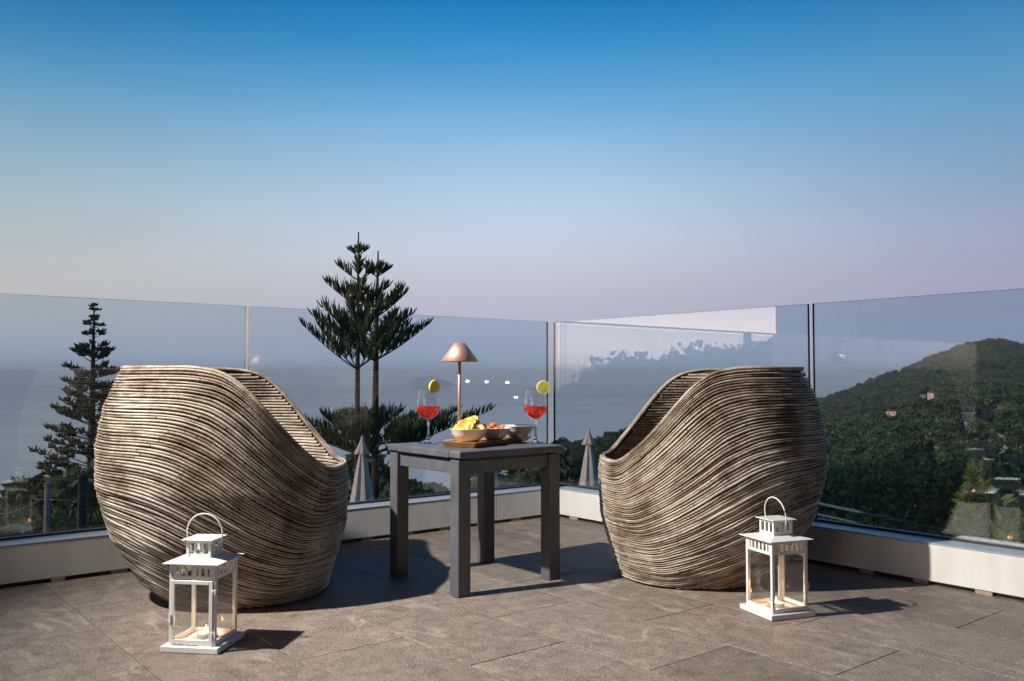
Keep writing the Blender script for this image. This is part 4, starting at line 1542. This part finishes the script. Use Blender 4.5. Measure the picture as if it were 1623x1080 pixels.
def garden():
    G = lambda X, Y: float(terr(np.array([math.atan2(X, Y)]), np.array([math.hypot(X, Y)]))[0])

    def put(x, ytop, Y, w, **kw):
        p = px(x, ytop, Y); g = G(p.x, Y)
        return (p.x, Y, g - .05), w, max(.5, p.z - g)
    # dark evergreen shrubs beyond the right-hand glass
    rows = [(1310, 742, 11.5, 1.5), (1345, 716, 14.0, 2.2), (1395, 742, 10.5, 1.5), (1420, 712, 13.0, 2.3), (1465, 736, 9.6, 1.6), (1490, 708, 12.5, 2.1),
            (1545, 694, 15.0, 2.6), (1590, 690, 12.0, 2.1), (1640, 700, 11.0, 2.0), (1365, 780, 8.6, 1.2), (1440, 786, 8.2, 1.3), (1325, 790, 9.0, 1.2), (1275, 760, 12.5, 1.6), (1230, 752, 14.0, 2.0), (1690, 700, 12.0, 2.2)]
    labs = ['dark evergreen shrub beside the back edge of the hill-side chair', 'broad dark shrub rising behind the low one beside the hill-side chair', 'dark shrub low down by the sloping rail, third along from the chair', 'broad dark green shrub under the small pale road wall',
            'dark oleander-like shrub dotted with pale pink blossoms', 'dark shrub behind the pink-flowered one', 'dense dark shrub below the yellowish pillar', 'dense dark shrub behind the pale lime-green bush', 'dark shrub at the edge of the picture beyond the glass',
            'low dark shrub just over the sloping rail, near its first post', 'low dark shrub over the sloping rail beside the flowered one', 'low dark shrub over the rail next to the chair', 'dark shrub hidden behind the hill-side chair', 'dark shrub far behind the hill-side chair', 'dark shrub out past the lime-green bush']
    for k, ((x, y, Y, w), lb) in enumerate(zip(rows, labs)):
        loc, w, h = put(x, y, Y, w)
        bush('evergreen_shrub', loc, w, h, 3600, .085, M['shrub'], lb, 'shrub', 400 + k, 'shrubs below the terrace', flowers=60 if k == 4 else 0)
    # pale lime-green young trees at the right edge
    for k, (x, y, Y, w, lb) in enumerate(((1533, 742, 7.2, .62, 'pale green feathery young tree with a pointed top beyond the glass'), (1603, 752, 7.0, 1.0, 'pale lime-green bush at the outer edge beyond the glass'))):
        loc, w, h = put(x, y, Y, w)
        lob = [(random.uniform(-.1, .1) * w, random.uniform(-.1, .1) * w, h * t, w * (.62 - .5 * t), w * (.62 - .5 * t), h * .09) for t in np.linspace(.25, .96, 9)] if k == 0 else None
        bush('young_tree', loc, w, h, 4200, .060, M['lime'], lb, 'young tree', 450 + k, 'pale young trees by the rail', lob=lob, long=1.8, stems=2)
    # dark bushes low down beyond the left-hand glass and behind the table
    low = [(20, 800, 15, 2.4), (75, 792, 18, 2.4), (118, 806, 14, 1.6), (175, 796, 16, 2.2), (-40, 806, 15, 2.2), (625, 768, 17, 1.1), (655, 776, 15, 1.0), (700, 758, 20, 1.6), (735, 764, 18, 1.3), (668, 760, 24, 1.8), (600, 790, 14, .9), (545, 776, 17, 1.2), (835, 742, 26, 2.0), (500, 780, 18, 1.4)]
    lbl = ['dark bush behind the utility pole, outermost on the sea side', 'rounded dark bush right behind the grey utility pole', 'low dark bush between the two poles', 'dark bush under the lone Norfolk pine', 'dark bush past the edge on the sea side',
           'small dark bush just beyond the closed parasol near the pines', 'low dark bush seen between the near table legs', 'spiky dark bush under the table apron', 'dark bush between the front and back table legs', 'dark bush farther out under the table top', 'low bush at the foot of the parasol near the pines', 'dark bush behind the sea-side chair edge', 'dark bush beyond the far table leg', 'dark bush hidden behind the sea-side chair']
    for k, ((x, y, Y, w), lb) in enumerate(zip(low, lbl)):
        loc, w, h = put(x, y, Y, w)
        bush('garden_bush', loc, w, h, 2200, .085, M['shrub'], lb, 'bush', 500 + k, 'bushes below the terrace', long=1.5)


garden()


# ------------------------------------------------------------------ parasols
def make_parasol(x, ytip, Y, w, label, hh=1.95):
    tip = px(x, ytip, Y)
    g = float(terr(np.array([math.atan2(tip.x, Y)]), np.array([math.hypot(tip.x, Y)]))[0])
    root = empty('parasol', (tip.x, Y, g))
    H_ = tip.z - g
    mb = MB(); mb.tube([(0, 0, 0), (0, 0, H_ - .05)], .024, 12); mb.build('pole', M['white'], root)
    mb = MB(); mb.lathe([(0, H_ - .075), (.018, H_ - .075), (.020, H_ - .05), (.018, H_ - .02), (.0, H_ - .005)], 14); mb.build('finial', M['white'], root)
    mb = MB(); mb.lathe([(0, 0), (.26, 0), (.26, .05), (.05, .09), (0, .09)], 20); mb.build('base', M['concrete'], root)
    fold = lambda a, z: 1 + .20 * math.cos(6 * a + .6 + .5 * math.sin(z * 2)) * min(1, (H_ - z) / .5) + .06 * math.cos(13 * a)
    prof = []
    for k in range(17):
        t = k / 16
        prof.append((.040 + (w / 2 - .04) * (t ** .9) , H_ - .30 - (hh - .30) * t))
    mb = MB(); mb.lathe([(.02, H_ - .20)] + prof + [(w / 2 * .72, H_ - hh)], 60, wob=fold); mb.build('canopy', M['fabric'], root)
    mb = MB(); mb.lathe([(.022, H_ - .055), (.035, H_ - .10), (.075, H_ - .20), (.118, H_ - .292), (.112, H_ - .294), (.07, H_ - .20), (.02, H_ - .08)], 48,
                        wob=lambda a, z: 1 + .13 * math.cos(6 * a + 1.0) * min(1, (H_ - z) / .25)); mb.build('top_vent', M['fabric'], root)
    mb = MB(); mb.tube([((w * .40) * math.cos(a), (w * .40) * math.sin(a), H_ - hh * .80) for a in np.linspace(0, 6.28, 25)[:-1]], .012, 5, closed=True); mb.build('strap', M['fabric'], root)
    tag(root, label, 'parasol', 'closed cream parasols below the terrace')


make_parasol(574, 690, 14.0, .58, 'closed cream parasol in front of the pair of Norfolk pines')
make_parasol(933, 679, 16.0, .54, 'closed cream parasol beyond the glass beside the hill-side chair')
make_parasol(777, 676, 18.5, .44, 'closed cream parasol mostly hidden behind the table')


# ------------------------------------------------------------------ poles, rail, far houses
def pole(x, ytop, Y, r, mat, label, name, arm=False):
    p = px(x, ytop, Y); g = float(terr(np.array([math.atan2(p.x, Y)]), np.array([math.hypot(p.x, Y)]))[0])
    root = empty(name, (p.x, Y, g - .1))
    h = p.z - g + .1
    mb = MB(); mb.tube([(0, 0, 0), (0, 0, h)], [r * 1.08, r], 14); mb.build('shaft', mat, root)
    mb = MB(); mb.lathe([(r * 1.02, h - .02), (r * 1.15, h - .015), (r * 1.15, h + .02), (.0, h + .03)], 14); mb.build('top_cap', mat, root)
    if arm:
        mb = MB(); mb.box((0, -.02, h - .22), (.5, .05, .06), .004, seg=1); mb.build('cross_arm', mat, root)
    tag(root, label, 'pole')
    return p


p1 = pole(76, 769, 12.0, .043, M['concrete'], 'slim grey utility pole below the terrace, seaward of the lone pine', 'utility_pole', False)
pole(132, 756, 11.0, .058, M['dark'], 'thick black capped post beside the sea-side chair', 'capped_post')
w1 = MB()
a = p1 + Vector((0, 0, -.15)); b = px(-60, 792, 16.0)
w1.tube([a.lerp(b, t) - Vector((0, 0, .25 * math.sin(math.pi * t))) for t in np.linspace(0, 1, 12)], .010, 5)
tag(w1.build('power_cable', M['dark']), 'dark sagging cable running seaward from the slim grey pole', 'cable')
w1 = MB(); b = px(190, 784, 13.0)
w1.tube([a.lerp(b, t) - Vector((0, 0, .12 * math.sin(math.pi * t))) for t in np.linspace(0, 1, 12)], .008, 5)
tag(w1.build('power_cable', M['dark']), 'dark cable running from the slim grey pole behind the chair', 'cable')


def build_rail():
    # sloping stair rail just outside the right-hand balustrade
    P0 = TX(-.9, .60, .13); P1 = TX(-.9, 2.6, -.030)
    root = empty('stair_rail', TX(-.9, 1.5, -.45))
    inv = Matrix.Translation(root.location).inverted()

    def done(mb, name):
        o = mb.build(name, M['metal'], root); o.matrix_parent_inverse = inv
    for dz, r in ((0, .0075), (-.055, .0055), (-.42, .0060)):
        mb = MB(); mb.tube([P0 + Vector((0, 0, dz)), P1 + Vector((0, 0, dz))], r, 8); done(mb, 'rail')
    for k in range(1, 46):
        t = k / 46
        p = P0.lerp(P1, t)
        mb = MB(); mb.tube([p + Vector((0, 0, -.055)), p + Vector((0, 0, -.42))], .0034, 5); done(mb, 'baluster')
    for t in (.02, .36, .55, .78, .98):
        p = P0.lerp(P1, t)
        mb = MB(); mb.box(p + Vector((0, 0, -.24)), (.010, .010, .48)); done(mb, 'post')
    tag(root, 'thin dark metal stair rail sloping down just outside the glass on the hill side', 'railing')


build_rail()


def ground_hit(x, y):
    """where the sight line of a photograph pixel meets the hillside"""
    d = px(x, y, 1.0) - Vector((0, 0, EYE))
    rs = np.geomspace(20, 1500, 4000)
    hr = math.hypot(d.x, d.y)
    zz = EYE + d.z / hr * rs
    tz = terr(np.full(rs.shape, math.atan2(d.x, d.y)), rs)
    k = int(np.argmax(zz <= tz))
    if zz[k] > tz[k]: k = int(np.argmin(np.abs(zz - tz)))
    r = rs[k]
    return Vector((d.x / hr * r, d.y / hr * r, float(tz[k]))), r


def house(x, y, wpx, hpx, label, wall, seed, roof=True, flat=False):
    p, r = ground_hit(x, y)
    s = r / FOC
    w, h = wpx * s * .8, hpx * s * .8
    rg = random.Random(seed)
    root = empty('hillside_house', (p.x, p.y, p.z + 1.3), -math.atan2(p.x, p.y) + rg.uniform(-.5, .5))
    dpt = w * .7
    CLEAR.append((math.atan2(p.x, p.y), wpx * .75 / FOC, r))
    mb = MB(); mb.box((0, 0, h / 2 - 1), (w, dpt, h + 2)); mb.build('wall', wall, root)
    if flat:
        mb = MB(); mb.box((0, 0, h + .12), (w * 1.06, dpt * 1.06, .25)); mb.build('roof', M['plaster'], root)
    else:
        mb = MB(); b = mb.bm; z = h; e = .06 * w
        q = [b.verts.new(v) for v in ((-w / 2 - e, -dpt / 2 - e, z), (w / 2 + e, -dpt / 2 - e, z), (w / 2 + e, dpt / 2 + e, z), (-w / 2 - e, dpt / 2 + e, z), (-w / 2 - e, 0, z + .22 * dpt), (w / 2 + e, 0, z + .22 * dpt))]
        for f in ((0, 1, 5, 4), (2, 3, 4, 5), (0, 4, 3), (1, 2, 5), (3, 2, 1, 0)): b.faces.new([q[i] for i in f])
        mb.build('roof', M['tilesred'], root)
    nw = max(2, int(w / 3.2))
    for k in range(nw):
        mb = MB(); xx = -w / 2 + w * (k + .5) / nw
        mb.box((xx, -dpt / 2 - .02, h * .5), (w / nw * .26, .12, h * .34)); mb.build('window', M['window'], root)
    tag(root, label, 'house', 'houses on the far hillside')


house(1478, 632, 14, 5, 'small pale house highest on the hillside', M['plaster'], 1)
house(1462, 633, 9, 2.5, 'long low outbuilding beside the highest house', M['plaster'], 2, flat=True)
house(1414, 664, 17, 7, 'pale orange house alone in the middle of the hillside', M['plaster'], 3)
house(1562, 662, 24, 7, 'pink house with terracotta roof above the long pale wall', M['plaster_pink'], 4)
house(1530, 668, 24, 3, 'long low cream building next to the pink house', M['plaster'], 5, flat=True)
house(1535, 685, 11, 5, 'small cream house below the pink one', M['plaster'], 6)
house(1508, 637, 5, 3, 'tiny pale house between the highest house and the pink one', M['plaster'], 7)


def small_far():
    # pale road wall and light poles on the slope
    a, r1 = ground_hit(1312, 716); b, r2 = ground_hit(1356, 719)
    mb = MB(); d = b - a; mb.box((0, 0, .6), (d.length, .5, 2.2)); o = mb.build('road_wall', M['concrete'])
    o.location = (a + b) / 2; o.rotation_euler = (0, 0, math.atan2(d.y, d.x))
    tag(o, 'pale roadside retaining wall behind the hill-side chair', 'wall')
    a, r1 = ground_hit(1490, 724); b, r2 = ground_hit(1515, 717)
    d = b - a
    mb = MB(); mb.box((0, 0, 1.2), (max(2.0, d.length * .8), 1.6, .25)); mb.box((0, 0, .4), (max(2.0, d.length * .8) * .9, 1.3, 1.4)); o = mb.build('shed', M['concrete'])
    o.location = (a + b) / 2; o.rotation_euler = (0, 0, math.atan2(d.y, d.x))
    tag(o, 'long pale flat roof of a shed among the shrubs', 'shed')
    p, r = ground_hit(1539, 705)
    s = r / FOC
    mb = MB(); mb.box((0, 0, 8 * s), (6 * s, 6 * s, 18 * s)); mb.box((0, 0, 17.6 * s), (8 * s, 8 * s, 1.6 * s)); o = mb.build('pillar', M['plaster']); o.location = p
    tag(o, 'yellowish square pillar under the small cream house', 'pillar')
    for k, (x, y, h, lb) in enumerate(((1409, 690, 22, 'slender pale pole below the lone orange house'), (1508, 655, 12, 'slender pale pole above the pink house'), (1421, 622, 9, 'slender pale pole below the ridge'),
                                       (1539, 580, 10, 'slender pale pole just under the hilltop'), (1474, 662, 9, 'slender pale pole in mid slope beside the orange house'), (1360, 715, 20, 'slender pole at the end of the pale road wall'))):
        p, r = ground_hit(x, y); s = r / FOC
        mb = MB(); mb.tube([(0, 0, -.5), (0, 0, h * s)], .55 * s, 6); mb.box((.9 * s, 0, h * s), (2.2 * s, .5 * s, .5 * s)); o = mb.build('light_pole', M['concrete']); o.location = p
        tag(o, lb, 'light pole', 'light poles on the hillside')
    # stone pine and small palms on the near ridge
    for k, (x, y, w, h) in enumerate(((968, 704, 26, 17),)):
        p, r = ground_hit(x, y); s = r / FOC
        root = empty('stone_pine', p)
        W = w * s; Hh = h * s
        lob = [(random.uniform(-.36, .36) * W, random.uniform(-.36, .36) * W, Hh * random.uniform(.80, 1.0), W * .2, W * .2, Hh * .11) for _ in range(12)]
        V, Q = leaf_cloud(lob, 2600, W * .05, 70); fast_mesh('crown', V, Q, M['shrub'], root)
        mb = MB(); mb.tube([(0, 0, -1), (0, 0, Hh * .5), (W * .1, 0, Hh * .8)], [W * .03, W * .025, W * .012], 7); mb.build('trunk', M['bark'], root)
        tag(root, 'flat-topped stone pine on the ridge beside the hill-side chair', 'tree')
    for k, (x, y, h, lb) in enumerate(((897, 711, 15, 'tallest small palm on the ridge above the table corner'), (911, 711, 9, 'small palm on the ridge, middle of three'), (923, 711, 9, 'small palm on the ridge nearest the parasol'))):
        p, r = ground_hit(x, y); s = r / FOC
        root = empty('palm', p)
        mb = MB(); mb.tube([(0, 0, -.5), (0, 0, h * s * .85)], [.5 * s, .35 * s], 6); mb.build('trunk', M['bark'], root)
        segs = []
        for q in range(46):
            a = q * 2.4; el = -.4 + 1.5 * (q / 46)
            segs.append(((0, 0, h * s * .84), (math.cos(a) * math.cos(el), math.sin(a) * math.cos(el), math.sin(el)), 3.6 * s, .42 * s))
        branchlets(segs, root, M['shrub'], 'fronds', k, 3)
        tag(root, lb, 'palm', 'palms on the near ridge')


small_far()
build_wood()


# ------------------------------------------------------------------ what the glass mirrors: trees and a made-up pavilion to the left, lamps to the right
def mirror(P, side):
    n = Vector(UL) if side == 'R' else Vector(UR)
    d = (P - Vector(CORNER)).dot(n) + .1125
    return P - n * (2 * d)


def mirrored_things():
    g = -2.9
    outl = [(884, 636, 24, 2.0), (906, 621, 25, 1.6), (925, 610, 26, 1.9), (972, 586, 27, 3.2), (1015, 577, 30, 2.6), (1050, 571, 31, 3.0), (1095, 565, 32, 3.4), (1150, 558, 33, 3.6), (1190, 553, 34, 2.6), (1228, 545, 34, 3.0), (1290, 536, 36, 4.5), (1370, 480, 32, 5), (1450, 320, 30, 7), (1540, 300, 28, 7), (1640, 300, 27, 7), (1750, 320, 26, 7), (1880, 340, 25, 7), (2020, 340, 24, 7)]  # the tall last trees are added to keep the low sun off the terrace
    for k, (x, y, Y, w) in enumerate(outl):
        p = mirror(px(x, y, Y), 'R')
        root = empty('offscreen_tree', (p.x, p.y, g))
        h = p.z - g
        lob = [(random.uniform(-.3, .3) * w, random.uniform(-.3, .3) * w, h * random.uniform(.55, .9), w * random.uniform(.24, .36), w * random.uniform(.24, .36), w * random.uniform(.2, .3)) for _ in range(9)] + [(0, 0, h - w * .34, w * .42, w * .42, w * .34), (0, 0, h * .45, w * .5, w * .5, h * .40)]
        V, Q = leaf_cloud(lob, 8000 if w < 4 else 9000, .25 if w < 4 else .42, 600 + k, 1.0, shell=.3); fast_mesh('crown', V, Q, M['shrub'], root)
        mb = MB(); mb.tube([(0, 0, -.2), (.05, 0, h * .6)], [.16, .09], 8); mb.build('trunk', M['bark'], root)
        tag(root, 'dark garden tree off to the sea side, seen mirrored; tall ones added to block sun', 'tree', 'trees mirrored in the glass')
    for k, (x, y, Y, w) in enumerate(((560, 400, 15, 4.0), (690, 380, 15, 3.6), (790, 390, 14.5, 3.6), (900, 380, 15, 4.0))):  # added trees that block bright sky from the mirror image
        p = mirror(px(x, y, Y), 'L')
        root = empty('offscreen_tree', (p.x, p.y, g))
        h = p.z - g
        lob = [(random.uniform(-.3, .3) * w, random.uniform(-.3, .3) * w, h * random.uniform(.3, .9), w * .33, w * .33, w * .3) for _ in range(14)]
        V, Q = leaf_cloud(lob, 5000, .36, 640 + k, 1.0, shell=.2); fast_mesh('crown', V, Q, M['shrub'], root)
        mb = MB(); mb.tube([(0, 0, -.2), (.05, 0, h * .6)], [.16, .09], 8); mb.build('trunk', M['bark'], root)
        tag(root, 'tree added off to the hill side to darken what the glass mirrors', 'tree', 'trees added to darken the mirrored sky')
    # made-up glazed pavilion: beam, posts, tinted pane and black wall shape the mirrored sky
    zb = EYE + 1.5
    A = px(850, 597 - 91, 1.5 * FOC / 91); A = mirror(A, 'R')
    B = mirror(px(1235, 529, 1.5 * FOC / 68), 'R')
    A.z = B.z = zb
    root = empty('made_up_pavilion', ((A.x + B.x) / 2, (A.y + B.y) / 2, g))
    o0 = root.location
    d = (B - A); ln = d.length; ax = d.normalized(); rz = math.atan2(ax.y, ax.x)
    mid = (A + B) / 2 - o0
    mb = MB(); mb.box((mid.x, mid.y, zb - g - .03), (ln, .10, .045), rz=rz); mb.build('beam', M['cap'], root)
    for t in (.02, .83, .985):
        q = A.lerp(B, t) - o0
        mb = MB(); mb.box((q.x, q.y, (zb - g) / 2), (.22, .16, zb - g - .1), rz=rz); mb.build('post', M['cap'], root)
    mb = MB(); mb.box((mid.x, mid.y, (zb - g) / 2 - .05), (ln - .2, .02, zb - g - .12), rz=rz); mb.build('sky_dimming_pane', M['sky_dimmer'], root)
    pn = Vector((-ax.y, ax.x, 0)); pn = pn if pn.dot(B) > 0 else -pn
    e = B + ax * 3.02 - o0
    mb = MB(); mb.box((e.x, e.y, 3.6), (6.0, .3, 7.2), rz=rz); mb.build('sky_block_wall', M['dark'], root)  # wall made black so the mirrored sky stays dark there
    tag(root, 'made-up glazed pavilion with a thin beam, shaping the sky mirrored in the glass', 'pavilion')
    # unseen facade, added behind the viewer to block sky light
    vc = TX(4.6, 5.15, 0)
    vr = empty('sky_block_facade', vc, A_U)
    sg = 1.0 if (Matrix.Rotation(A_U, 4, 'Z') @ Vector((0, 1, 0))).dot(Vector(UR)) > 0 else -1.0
    mb = MB(); mb.box((0, sg * .2, 3.1), (9.8, .4, 6.2)); mb.build('wall', M['sky_block_facade'], vr)
    mb = MB(); mb.box((0, sg * .1, 6.3), (10.4, 1.0, .2), .01); mb.build('roof', M['sky_block_facade'], vr)
    for x in (-3.2, -.6, 2.2):
        mb = MB(); mb.box((x, -sg * .02, 1.12), (1.5, .06, 2.2), .004)
        f = mb.build('door', M['dark'], vr)
        mb = MB(); mb.box((x, -sg * .055, 1.15), (1.32, .02, 2.0)); mb.build('door_pane', M['window'], f)
    tag(vr, 'dim facade added unseen behind the viewer to block sky light', 'house')
    for k, (x, y) in enumerate(((742, 604.5), (772, 605.5), (805, 607), (819, 630))):
        p = mirror(px(x, y, 10.2), 'L')
        root = empty('garden_lamp', (p.x, p.y, g))
        mb = MB(); mb.tube([(0, 0, 0), (0, 0, p.z - g - .03)], .014, 8); mb.build('post', M['dark'], root)
        mb = MB(); bmesh.ops.create_icosphere(mb.bm, subdivisions=2, radius=.0165, matrix=Matrix.Translation((0, 0, p.z - g))); mb.build('bulb', M['bulb'], root)
        tag(root, 'small lit garden lamp mirrored as a white point in the glass', 'garden lamp', 'garden lamps mirrored in the glass')


M['sky_dimmer'] = glass_mat('sky_dimming_tint', (.90, .885, .88), .02)  # tint made up to dim the sky mirrored below the beam
mirrored_things()
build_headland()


def build_haze():
    a, z0, z1 = 12200, -134.0, 76.0
    mb = MB(); mb.box((0, 0, (z0 + z1) / 2), (2 * a, 2 * a, z1 - z0))
    n = NM('evening_air')
    v = n.N('ShaderNodeVolumePrincipled'); v.inputs['Density'].default_value = HAZE; v.inputs['Color'].default_value = (.82, .935, 1.0, 1); v.inputs['Anisotropy'].default_value = -.15
    n.L(v.outputs[0], n.out.inputs['Volume'])
    tag(mb.build('haze', n.m), kind='stuff')


HAZE = 1.6e-4
if HAZE: build_haze()
